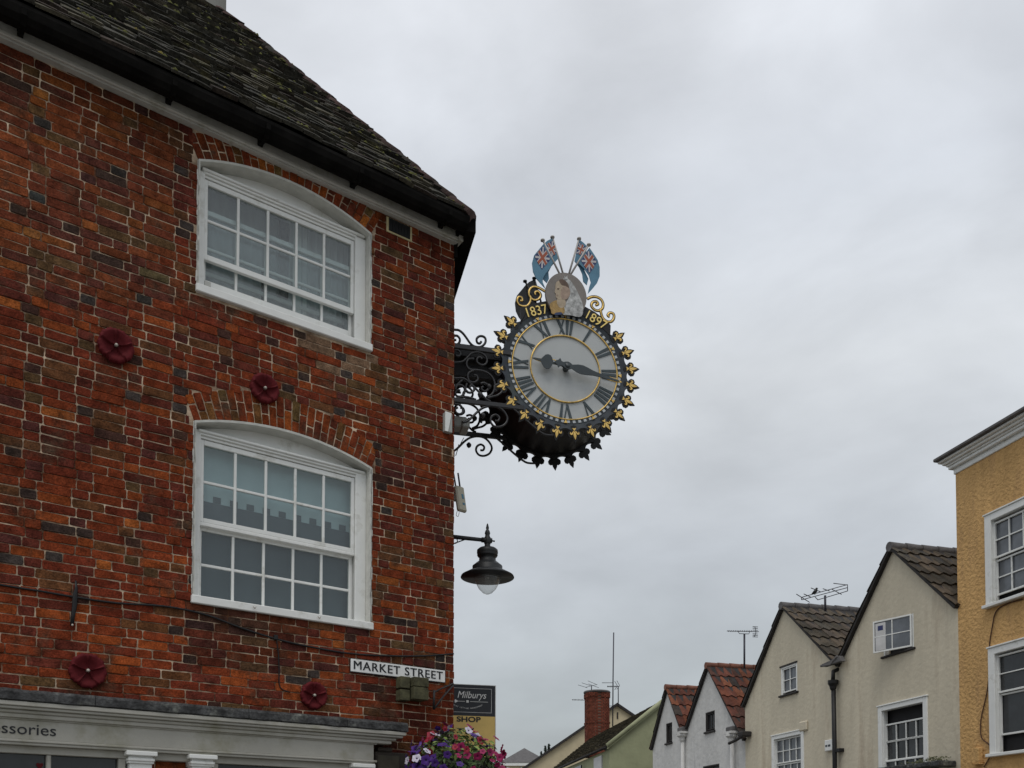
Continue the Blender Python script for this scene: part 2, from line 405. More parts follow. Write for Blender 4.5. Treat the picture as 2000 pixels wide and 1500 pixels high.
# ------------------------------------------------------------------ ground
def struct(name, mb, m):
    o = bpy.data.objects.new(name, mb.mesh(name, m)); COL.objects.link(o); o['kind'] = 'structure'; return o
struct('ground', MB().box(-400, 400, -200, 700, -0.5, 0.0), M['paving'])
def strip(fr, x0, x1, y0, y1, z0, z1):
    mb = MB(); mb.box(x0, x1, y0, y1, z0, z1); mb.v = [tuple(fr.world(v)) for v in mb.v]; return mb
struct('road', strip(H, -8.2, -2.0, -40, 120, -0.3, 0.004), M['asphalt'])
mb = strip(H, -2.0, -1.85, -40, 120, -0.3, 0.12); mb2 = strip(H, -8.35, -8.2, -40, 120, -0.3, 0.12)
mb.add(mb2.v, mb2.f); struct('kerb', mb, M['kerb'])
struct('pavement', strip(H, -1.85, 0.0, -40, 120, -0.3, 0.115), M['paving'])
mb = strip(H, -2.45, -2.35, -40, 120, -0.1, 0.008); mb2 = strip(H, -7.85, -7.75, -40, 120, -0.1, 0.008)
mb.add(mb2.v, mb2.f); struct('road_marking', mb, M['paintline'])

# ------------------------------------------------------------------ walls with openings
class Op:      # opening in a wall: x0..x1, z0..spring with a segmental arch of the given rise
    def __init__(s, x0, x1, z0, z1, rise=0.0):
        s.x0, s.x1, s.z0, s.z1, s.rise = x0, x1, z0, z1, rise
    def top(s, x):
        if s.rise <= 0: return s.z1
        c = (s.x1 - s.x0) / 2; Rr = (c * c + s.rise ** 2) / (2 * s.rise); m = (s.x0 + s.x1) / 2
        d = min(abs(x - m), c)
        return s.z1 + s.rise - Rr + math.sqrt(Rr * Rr - d * d)
def wall_mesh(x0, x1, z0, topf, ops, depth, brk=(), y=0.0):
    xs = {x0, x1, *brk}
    for o in ops:
        n = 12 if o.rise > 0 else 1
        for i in range(n + 1): xs.add(o.x0 + (o.x1 - o.x0) * i / n)
    xs = sorted(x for x in xs if x0 <= x <= x1); mb = MB()
    for a, b in zip(xs, xs[1:]):
        if b - a < 1e-6: continue
        m = (a + b) / 2
        cs = sorted([o for o in ops if o.x0 < m < o.x1], key=lambda o: o.z0)
        lo = (z0, z0)
        for o in cs:
            if o.z0 > min(lo): mb.add([(a, y, lo[0]), (b, y, lo[1]), (b, y, o.z0), (a, y, o.z0)], [(0, 1, 2, 3)])
            ta, tb = o.top(a), o.top(b)
            mb.add([(a, y, ta), (b, y, tb), (b, y + depth, tb), (a, y + depth, ta)], [(0, 1, 2, 3)])
            mb.add([(a, y, o.z0), (b, y, o.z0), (b, y + depth, o.z0), (a, y + depth, o.z0)], [(0, 1, 2, 3)])
            lo = (ta, tb)
        mb.add([(a, y, lo[0]), (b, y, lo[1]), (b, y, topf(b)), (a, y, topf(a))], [(0, 1, 2, 3)])
    for o in ops:
        for x in (o.x0, o.x1):
            mb.add([(x, y, o.z0), (x, y + depth, o.z0), (x, y + depth, o.z1), (x, y, o.z1)], [(0, 1, 2, 3)])
    return mb

# bricks as real blocks standing a few millimetres proud of the mortar
def brick_poly(mb, p, col, y=0.0):
    c = [sum(q[0] for q in p) / 4, sum(q[1] for q in p) / 4]
    pts = []
    n = 4
    for i in range(n):                     # chip the corners and wave the edges a little
        a = p[i]; b = p[(i + 1) % n]
        L_ = math.hypot(b[0] - a[0], b[1] - a[1]); k = min(0.0075, L_ * 0.2) / max(L_, 1e-6)
        for t in (k, 0.5, 1 - k):
            j = random.uniform(-0.0024, 0.0018)
            nx, nz = (b[1] - a[1]) / max(L_, 1e-6), -(b[0] - a[0]) / max(L_, 1e-6)
            pts.append((a[0] + (b[0] - a[0]) * t + nx * j, a[1] + (b[1] - a[1]) * t + nz * j))
    d = y - 0.003 - random.random() ** 2 * 0.007
    tx, tz = random.gauss(0, 0.008), random.gauss(0, 0.012)
    m = len(pts); vs = []
    for (x, z) in pts: vs.append((x, y + 0.01, z))
    for (x, z) in pts: vs.append((x, d + 0.003 + tx * (x - c[0]) + tz * (z - c[1]), z))
    for (x, z) in pts:
        l = math.hypot(x - c[0], z - c[1]); s = 1 - 0.004 / max(l, 0.005)
        x2, z2 = c[0] + (x - c[0]) * s, c[1] + (z - c[1]) * s
        vs.append((x2, d + tx * (x - c[0]) + tz * (z - c[1]), z2))
    fs = []
    for i in range(m):
        j = (i + 1) % m
        fs.append([i, j, m + j, m + i]); fs.append([m + i, m + j, 2 * m + j, 2 * m + i])
    fs.append(list(range(2 * m, 3 * m)))
    mb.add(vs, fs, col)
PAL = [((0.185, 0.034, 0.012), 34), ((0.150, 0.026, 0.012), 30), ((0.235, 0.048, 0.013), 12), ((0.115, 0.024, 0.015), 16),
       ((0.125, 0.046, 0.019), 9), ((0.11, 0.055, 0.024), 3), ((0.30, 0.075, 0.018), 1.5)]
DARKS = [(0.055, 0.026, 0.020), (0.042, 0.028, 0.024), (0.050, 0.040, 0.036), (0.075, 0.024, 0.020)]
def brick_col(x=0, z=0, orange=0.0):
    r = random.random() * sum(p[1] for p in PAL)
    for c, wgt in PAL:
        r -= wgt
        if r <= 0: break
    lum = 0.93 + 0.3 * noise.noise(Vector((x * 0.55 + 4, z * 0.55, 1.3)))
    o = noise.noise(Vector((x * 0.5, z * 0.6 + 3.3, 7.1)))
    g = random.uniform(0.85, 1.15) * lum
    c = [c[0] * g * (1 + 0.16 * o + orange * .7), c[1] * g * 1.14 * (1 + 0.1 * o + orange), c[2] * g * 1.2]
    return tuple(max(0.01, v) for v in c)
def brickwork(x0, x1, z0, z1, course, ops=(), arch=(), dark=None):
    mb = MB(); J = 0.0064; k = 0; z = z0
    while z < z1 - 0.02:
        zt = min(z + course, z1); zm = (z + zt) / 2
        x = x0 - random.uniform(0, 0.05) - (0.11 if k % 2 else 0.0); i = k % 2
        style = noise.noise(Vector((0.3, z * 1.7, 4.0))) > 0.42
        while x < x1:
            L_ = 0.224 if (i % 2 == 0 or style) else 0.110
            if random.random() < 0.03: L_ = random.choice((0.11, 0.165, 0.224))
            L_ += random.uniform(-0.005, 0.005)
            a, b = x + J / 2, x + L_ - J / 2
            a, b = max(a, x0), min(b, x1)
            segs = [(a, b)]
            for o in list(ops) + list(arch):
                if not (o.z0 - 0.02 < zm < o.z1 + o.rise + 0.02): continue
                if zm <= o.z1: l, r_ = o.x0, o.x1
                else:
                    xs = [o.x0 + (o.x1 - o.x0) * q / 80 for q in range(81)]
                    ins = [q for q in xs if o.top(q) > zm]
                    if not ins: continue
                    l, r_ = ins[0], ins[-1]
                l -= 0.004; r_ += 0.004
                ns = []
                for (p, q) in segs:
                    if q <= l or p >= r_: ns.append((p, q)); continue
                    if p < l: ns.append((p, l))
                    if q > r_: ns.append((r_, q))
                segs = ns
            for (p, q) in segs:
                if q - p < 0.018: continue
                col = brick_col(p, zm)
                if random.random() < (0.17 if L_ < 0.13 else 0.045): col = random.choice(DARKS)
                if dark: col = dark(col, (p + q) / 2, zm)
                e = 0.0022
                brick_poly(mb, [(p, z + J / 2 + random.uniform(-e, e)), (q, z + J / 2 + random.uniform(-e, e)),
                                (q, zt - J / 2 + random.uniform(-e, e)), (p, zt - J / 2 + random.uniform(-e, e))], col)
            x += L_; i += 1
        z += course; k += 1
    return mb
def voussoirs(mb, o, h0, h1, n, split=True, zmax=99):
    c = (o.x1 - o.x0) / 2; Rr = (c * c + o.rise ** 2) / (2 * o.rise); m = (o.x0 + o.x1) / 2; zc = o.z1 + o.rise - Rr
    A = math.asin(c / Rr) * 1.0
    for i in range(n):
        a0 = -A + 2 * A * i / n; a1 = -A + 2 * A * (i + 1) / n; g = 0.0035 / Rr
        am = (a0 + a1) / 2; t = abs(am) / A
        h = h1 + (h0 - h1) * t * t
        fan = 1.2
        def P(a, rr): 
            x = m + Rr * math.sin(a); z = zc + Rr * math.cos(a)
            d = a * fan
            return (x + math.sin(d) * rr, min(zmax, z + math.cos(d) * rr))
        rings = [(0.006, h)]
        if split and h > 0.16:
            s_ = h * (0.36 if i % 2 else 0.64); rings = [(0.006, s_ - 0.004), (s_ + 0.004, h)]
        for (r0, r1) in rings:
            p = [P(a0 + g, r0), P(a1 - g, r0), P(a1 - g, r1), P(a0 + g, r1)]
            if p[3][1] - p[0][1] < 0.02: continue
            brick_poly(mb, p, brick_col(p[0][0], p[0][1], 0.25))

# ================================================================== BRICK CORNER BUILDING
BH = T('brick_building', 'red brick corner building with mossy stone-tiled roof and white sash windows', 'building', W, (0, 0, 0))
LOWW = Op(-2.365, -0.845, 3.46, 4.87, 0.125)
UPW = Op(-2.358, -0.862, 5.90, 6.945, 0.15)
ZE = 7.18
XL = -5.4
def arch_outer(o, h0, h1):
    a = Op(o.x0 - 0.035, o.x1 + 0.035, o.z1 - 0.02, o.z1 + h0, o.rise + h1 - h0); a.z0 = o.z1 - 0.0
    return a
a1 = arch_outer(LOWW, 0.21, 0.27); a2 = arch_outer(UPW, 0.22, 0.22)
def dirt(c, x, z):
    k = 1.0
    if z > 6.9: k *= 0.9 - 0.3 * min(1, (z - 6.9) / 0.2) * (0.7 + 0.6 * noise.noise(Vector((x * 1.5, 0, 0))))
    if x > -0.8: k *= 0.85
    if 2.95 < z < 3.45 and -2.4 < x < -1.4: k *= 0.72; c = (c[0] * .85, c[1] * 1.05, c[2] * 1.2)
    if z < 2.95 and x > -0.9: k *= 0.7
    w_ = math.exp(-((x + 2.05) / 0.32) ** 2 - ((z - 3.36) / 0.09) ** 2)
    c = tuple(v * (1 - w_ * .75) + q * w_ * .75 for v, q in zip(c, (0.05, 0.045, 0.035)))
    if -1.5 < x < -0.8 and 5.62 < z < 5.88 and noise.noise(Vector((x * 4, z * 9, 2))) > -0.05: c = (0.17, 0.105, 0.065)
    if z > 5.6 and x < -2.6: c = (c[0] * .86, c[1] * 1.12, c[2] * 1.15)
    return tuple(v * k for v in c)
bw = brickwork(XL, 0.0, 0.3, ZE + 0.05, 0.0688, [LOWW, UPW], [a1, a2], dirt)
voussoirs(bw, LOWW, 0.20, 0.27, 25)
voussoirs(bw, UPW, 0.20, 0.24, 24, split=True, zmax=ZE + 0.03)
mw = wall_mesh(XL, 0.0, 0.0, lambda x: ZE + 0.2, [LOWW, UPW], 0.20)
wall_o = BH.part('wall', mw, M['mortar'])
for _i, _v in enumerate(bw.v):
    _w = 0.007 * noise.noise(Vector((_v[0] * 0.9, _v[2] * 1.6, 2.0))) + 0.0035 * noise.noise(Vector((_v[0] * 4.0, _v[2] * 5.0, 8.0)))
    bw.v[_i] = (_v[0], _v[1], _v[2] + _w)
BH.part('brickwork', bw, M['brick'], wall_o)
# side wall round the corner
sw = MB(); SD = R(104 - AW); rot = Matrix.Rotation(SD, 4, 'Z')
sw.add([rot @ Vector(v) for v in [(0, 0, 0), (6.5, 0, 0), (6.5, 0, ZE + 0.2), (0, 0, ZE + 0.2)]], [(0, 1, 2, 3)])
side_o = BH.part('side_wall', sw, M['mortar'])
sb = brickwork(0.0, 6.4, 0.3, ZE + 0.05, 0.0688)
sb.v = [tuple(rot @ Vector(v)) for v in sb.v]
BH.part('side_brickwork', sb, M['brick'], side_o)
# back and far walls so that the building is closed
far_c = rot @ Vector((6.5, 0, 0))
bk = MB().add([(XL, 0, 0), (XL, 6.2, 0), (XL, 6.2, ZE), (XL, 0, ZE)], [(0, 1, 2, 3)])
bk.add([(XL, 6.2, 0), (far_c.x, far_c.y, 0), (far_c.x, far_c.y, ZE), (XL, 6.2, ZE)], [(0, 1, 2, 3)])
BH.part('rear_wall', bk, M['mortar'])

# ---- roof: two slopes meeting at a hip, tiles laid one by one
PIT = math.tan(R(50.7)); OV = 0.24; ZT = 7.325
def cornerpt():
    # intersection of the two eaves lines in W-local plan coords
    d = Vector((math.cos(SD), math.sin(SD))); n = Vector((math.sin(SD), -math.cos(SD)))   # outward normal of side wall
    # point with y=-OV and dot(p,n)=OVS
    OVS = 0.10
    y = -OV; x = (OVS - n.y * y) / n.x
    return Vector((x, y)), d, n
cp, sdir, sn = cornerpt()
bis = (Vector((-1, 0)) + sdir).normalized()
drise = abs(bis.y)        # distance from the front eave per unit along the bisector
HT = 2.72                 # length of hip in plan
ridge = Vector((cp.x + bis.x * HT, cp.y + bis.y * HT)); rz = ZT + drise * HT * PIT
def zfront(y): return ZT + (y + OV) * PIT
rb = MB()
rb.add([(XL, -OV, ZT - 0.03), (cp.x, cp.y, ZT - 0.03), (ridge.x, ridge.y, rz - 0.03), (XL, ridge.y, rz - 0.03)], [(0, 1, 2, 3)])
fe = cp + sdir * 6.6
hr = ridge + sdir * 3.9
rb.add([(cp.x, cp.y, ZT - 0.03), (fe.x, fe.y, ZT - 0.03), (hr.x, hr.y, rz - 0.03), (ridge.x, ridge.y, rz - 0.03)], [(0, 1, 2, 3)])
rb.add([(XL, ridge.y, rz - 0.03), (ridge.x, ridge.y, rz - 0.03), (hr.x, hr.y, rz - 0.03), (fe.x, fe.y, ZT), (XL, ridge.y + 3.4, ZT)], [(0, 1, 2), (0, 2, 3, 4)])
roof_o = BH.part('roof', rb, M['verge'])
tm = MB(); slope_len = math.hypot(ridge.y + OV, rz - ZT); sl = math.atan(PIT)
row = 0; s_ = -0.01; expo = 0.105
while s_ < slope_len - 0.02:
    ex = expo * (1 - 0.25 * s_ / slope_len)
    y0 = -OV + s_ * math.cos(sl); z0 = ZT + s_ * math.sin(sl)
    xr = cp.x + bis.x * ((y0 + OV) / bis.y)
    sag = 0.0
    x = XL + random.uniform(0, 0.1)
    while x < xr:
        wd = random.uniform(0.13, 0.25); b = min(x + wd - 0.004, xr)
        if b - x > 0.03:
            th = random.uniform(0.016, 0.034); lift = 0.022 + random.uniform(-0.004, 0.012)
            ln = ex * 1.9; js = random.uniform(-0.012, 0.012)
            g = random.uniform(0.55, 1.3); ty = random.random()
            bc = (0.050, 0.048, 0.040) if ty < .6 else ((0.075, 0.068, 0.05) if ty < .85 else (0.045, 0.036, 0.03))
            c = tuple(v * g for v in bc)
            sagz = 0.02 * noise.noise(Vector((x * .8, s_ * 1.1, 0)))
            def Q(xx, s, h): return (xx, -OV + s * math.cos(sl) - h * math.sin(sl), ZT + sagz + s * math.sin(sl) + h * math.cos(sl))
            s0 = s_ + js; s1 = s0 + ln
            t1 = random.uniform(-0.006, 0.006)
            jf = [random.uniform(-0.007, 0.007) for _ in range(3)]
            xm = (x + b) / 2
            tp = [Q(x, s0 + jf[0], lift + th + t1), Q(xm, s0 + jf[1], lift + th + 0.003), Q(b, s0 + jf[2], lift + th - t1), Q(b, s1, 0.0 + th), Q(x, s1, 0.0 + th)]
            bt = [Q(x, s0 + jf[0], lift + t1), Q(xm, s0 + jf[1], lift), Q(b, s0 + jf[2], lift - t1), Q(b, s1, 0), Q(x, s1, 0)]
            tm.add(tp + bt, [(0, 1, 2, 3, 4), (9, 8, 7, 6, 5), (0, 5, 6, 1), (1, 6, 7, 2), (2, 7, 8, 3), (4, 9, 5, 0)], c)
            if random.random() < 0.26:       # moss cushions
                for _ in range(random.randint(1, 3)):
                    mx_ = random.uniform(x, b); r_ = random.uniform(0.008, 0.026); ms = s0 + random.uniform(0, 0.05)
                    pc = Vector(Q(mx_, ms, lift + th))
                    vs = [pc + Vector((r_ * math.cos(q) * random.uniform(.7, 1.2), r_ * math.sin(q) * .6, r_ * math.sin(q) * .6 + 0.002)) for q in (0, 1.05, 2.1, 3.14, 4.2, 5.2)]
                    vs.append(pc + Vector((0, -r_ * .5, r_ * .45)))
                    gm = random.uniform(.5, 1.2)
                    mc = (0.075 * gm, 0.078 * gm, 0.022 * gm) if random.random() < .92 else (0.14 * gm, 0.115 * gm, 0.03 * gm)
                    tm.add(vs, [(i, (i + 1) % 6, 6) for i in range(6)], mc, True)
        x += wd
    s_ += ex; row += 1
BH.part('stone_tiles', tm, M['tile'], roof_o)
# side slope tiles in coarser rows
ts = MB(); Lr = slope_len
for r_i in range(int(Lr / 0.2)):
    s0 = r_i * 0.2; s1 = s0 + 0.26; t0 = s0 * math.cos(sl) / abs(drise); t1 = s1 * math.cos(sl) / abs(drise)
    p0 = cp + bis * t0; p1 = cp + bis * min(t1, HT); ln = 6.6
    e0 = p0 + sdir * (ln - t0 * 0.6); e1 = p1 + sdir * (ln - t1 * 0.6)
    z0 = ZT + s0 * math.sin(sl) + 0.04; z1 = min(ZT + s1 * math.sin(sl), rz) + 0.01
    ts.add([(p0.x, p0.y, z0), (e0.x, e0.y, z0), (e1.x, e1.y, z1), (p1.x, p1.y, z1), (p0.x, p0.y, z0 - 0.05), (e0.x, e0.y, z0 - 0.05)], [(0, 1, 2, 3), (0, 4, 5, 1)],
           tuple(v * random.uniform(.7, 1.2) for v in (0.06, 0.055, 0.045)))
BH.part('side_tiles', ts, M['tile'], roof_o)
# hip tiles
hp = MB(); nh = 15
for i in range(nh):
    t0 = HT * i / nh - 0.01; t1 = HT * (i + 1) / nh + 0.05
    a = Vector((cp.x + bis.x * t0, cp.y + bis.y * t0, ZT + drise * t0 * PIT)); b = Vector((cp.x + bis.x * t1, cp.y + bis.y * t1, ZT + drise * t1 * PIT))
    d = (b - a).normalized(); side = d.cross(Vector((0, 0, 1))).normalized(); up = side.cross(d)
    ra, rb_ = 0.098, 0.090; vs = []; ns = 7
    for (p, rr, lf) in ((a, ra, 0.012), (b, rb_, 0.0)):
        for q in range(ns):
            an = math.pi * (q / (ns - 1) * 1.1 - 0.05)
            vs.append(p + side * math.cos(an) * rr + up * (math.sin(an) * rr * 0.55 + lf - 0.005 + random.uniform(-.002, .002)))
    hp.add(vs, [(q, q + 1, ns + q + 1, ns + q) for q in range(ns - 1)] + [tuple(range(ns))], None, True)
mb = hp
x = XL
while x < ridge.x - 0.42:
    mb.tube([(x, ridge.y, rz + 0.0), (x + 0.34, ridge.y, rz - 0.005)], [0.11, 0.10], 10); x += 0.33
BH.part('hip_tiles', hp, M['hip'], roof_o)
# finial cap at the foot of the hip, where the two gutters meet
hc = MB().lathe([(0.0, 0.075), (0.05, 0.07), (0.075, 0.03), (0.08, -0.03), (0.06, -0.07), (0.0, -0.08)], (cp.x - 0.03, cp.y + 0.06, ZT + 0.02), 14)
BH.part('hip_end', hc, M['hip'], roof_o)
# chimney behind the ridge
pc = W.aty(426, 0, ridge.y + 0.35)
ch = MB().bbox(pc.x - 0.12, pc.x + 0.09, pc.y, pc.y + 0.5, rz - 1.4, rz + 1.6, 0.01)
ch.bbox(pc.x - 0.26, pc.x - 0.122, pc.y + 0.04, pc.y + 0.4, rz - 1.4, rz + 1.5, 0.01)
BH.part('chimney', ch, mat('lead_grey', (0.17, 0.17, 0.155), var=0.4, scale=5, streak=True), roof_o)

# ---- eaves: fascia board with moulding, black gutter on brackets
ev = MB()
ev.box(XL, 0.02, -0.05, 0.0, ZE, ZE + 0.035)
ev.bbox(XL, 0.035, -0.075, -0.05, ZE + 0.012, ZE + 0.045, 0.006)
ev.bbox(XL, 0.03, -0.065, -0.01, ZE + 0.045, ZE + 0.15, 0.004)
ev.box(XL, 0.0, -0.10, 0.1, ZE + 0.15, ZE + 0.158)
ev.bbox(0.0, 0.04, -0.10, 0.03, ZE + 0.0, ZE + 0.13, 0.004)
BH.part('eaves_board', ev, M['fascia'])
gt = MB(); n = 40; gx1 = cp.x - 0.01
prof = [(-0.075, 0.03), (-0.08, 0.0), (-0.065, -0.05), (-0.03, -0.082), (0.01, -0.09), (0.05, -0.078), (0.075, -0.04), (0.08, 0.03), (0.07, 0.03), (-0.065, 0.03)]
vs = []; fs = []
for i in range(n + 1):
    x = XL + (gx1 - XL) * i / n; dz = 0.012 * noise.noise(Vector((x, 0, 3)))
    for (a, b) in prof: vs.append((x, -0.195 + a * 0.95, ZT - 0.035 + b * 0.95 + dz))
m = len(prof)
for i in range(n):
    for k in range(m): fs.append([i * m + k, i * m + (k + 1) % m, (i + 1) * m + (k + 1) % m, (i + 1) * m + k])
fs.append(list(range(m))); fs.append([n * m + k for k in range(m)])
gt.add(vs, fs, None, False)
gt.box(XL, 0.06, -0.15, -0.06, ZT - 0.015, ZT + 0.03)
go = BH.part('gutter', gt, M['gutter'])
gb = MB().prism([(-0.066, 7.31), (-0.066, 7.235), (-0.085, 7.215), (-0.11, 7.225), (-0.22, 7.195), (-0.27, 7.24), (-0.27, 7.29)], -0.018, 0.018, axis='x')
gme = gb.mesh('gutter_bracket', M['gutter'])
for px_, py_ in ((40, 75), (330, 195), (510, 272), (690, 352), (862, 432)):
    p = W.aty(px_, py_, -0.1); o = BH.place('gutter_bracket', gme, (p.x, 0, 0), parent=go)
# eave and gutter of the side wall
se = MB()
def sidebox(x0, x1, o0, o1, z0, z1, mb): mb.box(x0, x1, -o1, -o0, z0, z1, M=rot)
sidebox(-0.12, 6.6, 0.0, 0.10, ZE + 0.05, ZE + 0.12, se)
sidebox(-0.2, 6.6, 0.07, 0.165, ZE + 0.02, ZE + 0.15, se)
BH.part('side_gutter', se, M['gutter'])
sf = MB(); sidebox(-0.02, 6.6, 0.0, 0.03, ZE - 0.12, ZE + 0.03, sf); BH.part('side_eaves_board', sf, M['gutter'])

# ---- windows of the brick building
def arch_strip(o, y0, y1, inner, n=16):
    pts_o = [(o.x0 + (o.x1 - o.x0) * i / n) for i in range(n + 1)]
    mb = MB()
    for a, b in zip(pts_o, pts_o[1:]):
        mb.prism([(a, inner), (b, inner), (b, o.top(b)), (a, o.top(a))], y0, y1)
    return mb
def sash(mb, gx0, gx1, gz0, gz1, y, cols, rows, st=0.03, rail0=0.05, rail1=0.04, bar=0.022, th=0.035):
    mb.bbox(gx0 - st, gx0, y, y + th, gz0 - rail0, gz1 + rail1, .003); mb.bbox(gx1, gx1 + st, y, y + th, gz0 - rail0, gz1 + rail1, .003)
    mb.bbox(gx0, gx1, y, y + th, gz0 - rail0, gz0, .003); mb.bbox(gx0, gx1, y, y + th, gz1, gz1 + rail1, .003)
    for i in range(1, cols):
        x = gx0 + (gx1 - gx0) * i / cols; mb.bbox(x - bar / 2, x + bar / 2, y + 0.004, y + th - 0.004, gz0, gz1, .004)
    for j in range(1, rows):
        z = gz0 + (gz1 - gz0) * j / rows; mb.bbox(gx0, gx1, y + 0.008, y + th - 0.006, z - bar / 2, z + bar / 2, .004)
def main_window(o, glasses, label, upper):
    # reveal of painted plaster following the arch
    rv = MB(); d = 0.012
    n = 16
    for i in range(n):
        a = o.x0 + (o.x1 - o.x0) * i / n; b = o.x0 + (o.x1 - o.x0) * (i + 1) / n
        ta, tb = o.top(a), o.top(b)
        rv.add([(a, -0.014, ta + 0.006), (b, -0.014, tb + 0.006), (b, 0.17, tb + 0.001), (a, 0.17, ta + 0.001), (a, -0.012, ta - d), (b, -0.012, tb - d), (b, 0.17, tb - d), (a, 0.17, ta - d)],
               [(0, 1, 5, 4), (4, 5, 6, 7), (0, 3, 2, 1)])
    rv.box(o.x0 - 0.004, o.x0 + 0.014, -0.012, 0.17, o.z0, o.z1); rv.box(o.x1 - 0.014, o.x1 + 0.004, -0.012, 0.17, o.z0, o.z1)
    for side in (o.x0, o.x1):                 # ragged paint line on the brick
        for i in range(26):
            z = o.z0 + (o.z1 - o.z0) * i / 26
            rv.box(side - 0.010 * random.random() - 0.002, side + 0.010 * random.random() + 0.002, -0.012, 0.0, z, z + (o.z1 - o.z0) / 26)
    ro = BH.part('window', rv, M['plaster'], label=label)
    fr_ = MB(); gx0, gx1 = o.x0 + 0.105, o.x1 - 0.145; yF = 0.065
    head = glasses[0][1] + 0.045
    # box frame
    fr_.bbox(o.x0 + 0.014, gx0 - 0.03, yF, 0.15, o.z0 + 0.05, o.z1 - 0.02, .004)
    fr_.bbox(gx1 + 0.03, o.x1 - 0.014, yF, 0.15, o.z0 + 0.05, o.z1 - 0.02, .004)
    fr_.bbox(gx0 - 0.045, gx0 - 0.03, yF + 0.02, 0.15, o.z0 + 0.05, head, .003)
    fr_.bbox(gx1 + 0.03, gx1 + 0.05, yF + 0.012, 0.15, o.z0 + 0.05, head, .003)
    fr_.bbox(gx0 - 0.045, gx1 + 0.045, yF + 0.012, 0.15, head, head + 0.022, .003)
    fr_.bbox(gx0 - 0.045, gx1 + 0.045, yF - 0.004, 0.15, head + 0.022, head + 0.040, .004)
    fr_.bbox(o.x0 + 0.05, o.x1 - 0.03, yF - 0.018, 0.15, head + 0.040, head + 0.062, .006)
    ty = arch_strip(Op(o.x0 + 0.013, o.x1 - 0.013, o.z0, o.z1 - 0.012, o.rise), 0.12, 0.15, head + 0.062)
    fr_.add(ty.v, ty.f)
    BH.part('frame', fr_, M['white'], ro)
    sl_ = MB(); ex = 0.012
    sl_.bbox(o.x0 - ex, o.x1 + ex + (0 if upper else 0.006), -0.035, 0.15, o.z0 - 0.008, o.z0 + 0.055, .006)
    BH.part('sill', sl_, M['white'], ro)
    return ro, gx0, gx1
# lower window
ro, gx0, gx1 = main_window(LOWW, [(4.165, 4.745)], 'closed sash window with a castellated blind behind its upper panes', False)
s1 = MB(); sash(s1, gx0, gx1, 4.165, 4.745, 0.085, 5, 2, rail0=0.035)
BH.part('upper_sash', s1, M['white'], ro)
s1 = MB(); sash(s1, gx0, gx1, 3.535, 4.075, 0.122, 5, 2, rail0=0.03, rail1=0.06); s1.bbox(gx0 - 0.03, gx1 + 0.03, 0.08, 0.13, 4.10, 4.128, .004)
BH.part('lower_sash', s1, M['white'], ro)
g = MB().box(gx0, gx1, 0.102, 0.105, 4.13, 4.745).box(gx0, gx1, 0.138, 0.141, 3.52, 4.10)
BH.part('pane', g, M['glass'], ro)
# blinds: pale one with battlement edge, dark one below
bl = MB().box(gx0 - 0.08, gx1 + 0.08, 0.190, 0.192, 4.30, 4.80)
bl2 = MB().box(gx0 - 0.08, gx1 + 0.08, 0.200, 0.202, 3.40, 4.335)
x = gx0 - 0.03; i = 0
while x < gx1 + 0.05:
    bl2.box(x, x + 0.062, 0.184, 0.186, 4.338, 4.388); x += 0.137
bl2.box(gx0 - 0.08, gx1 + 0.08, 0.184, 0.186, 4.1, 4.335)
BH.part('blind', bl, M['blind'], ro); BH.part('castellated_blind', bl2, M['blinddark'], ro)
for xx in (-1.9, -1.35): BH.part('pull', MB().tube([(xx, -0.045, 3.49), (xx + .015, -0.05, 3.475), (xx + .025, -0.045, 3.49)], 0.004, 6), M['bolt'], ro)
# upper window: lower sash pushed up a little, gap above the sill
ro, gx0, gx1 = main_window(UPW, [(6.28, 6.845)], 'open sash window with its lower sash raised above the sill', True)
s1 = MB(); sash(s1, gx0, gx1, 6.28, 6.845, 0.085, 5, 2, rail0=0.045)
BH.part('upper_sash', s1, M['white'], ro)
s1 = MB(); sash(s1, gx0, gx1, 6.095, 6.63, 0.125, 5, 2, rail0=0.055, rail1=0.04)
BH.part('lower_sash', s1, M['white'], ro)
g = MB().box(gx0, gx1, 0.102, 0.105, 6.27, 6.845).box(gx0, gx1, 0.142, 0.145, 6.09, 6.64)
BH.part('pane', g, M['dustyglass'], ro)
BH.part('bottom_track', MB().bbox(gx0 - 0.03, gx1 + 0.03, 0.13, 0.17, 5.94, 5.985).bbox(gx1 - .01, gx1 + .05, 0.06, .09, 5.955, 6.0).box(gx0 - 0.02, gx0 + 0.03, 0.08, 0.09, 6.0, 6.06), M['fascia'], ro)
cu = MB(); n = 60; vs = []; fs = []
for i in range(n + 1):
    x = gx1 - 0.5 + 0.55 * i / n; yy = 0.26 + 0.018 * math.sin(i * 0.9) + 0.01 * math.sin(i * 0.37)
    vs += [(x, yy, 5.98), (x, yy, 6.95)]
fs = [(2 * i, 2 * i + 2, 2 * i + 3, 2 * i + 1) for i in range(n)]
cu.add(vs, fs, None, True); BH.part('curtain', cu, M['curtain'], ro)
nc = MB(); vs = []; n = 90
for i in range(n + 1):
    x = gx0 - 0.08 + (gx1 - gx0 - 0.3) * i / n; yy = 0.36 + 0.012 * math.sin(i * 0.6) + 0.02 * math.sin(i * 0.21)
    vs += [(x, yy, 6.02), (x, yy, 7.0)]
nc.add(vs, [(2 * i, 2 * i + 2, 2 * i + 3, 2 * i + 1) for i in range(n)], None, True); BH.part('net_curtain', nc, M['curtain'], ro)
BH.part('window_stay', MB().box(-1.735, -1.69, 0.27, 0.29, 5.98, 6.45), M['darkroom'], ro)
rm = MB()     # shallow room with pale walls behind both windows, a picture rail, shutters
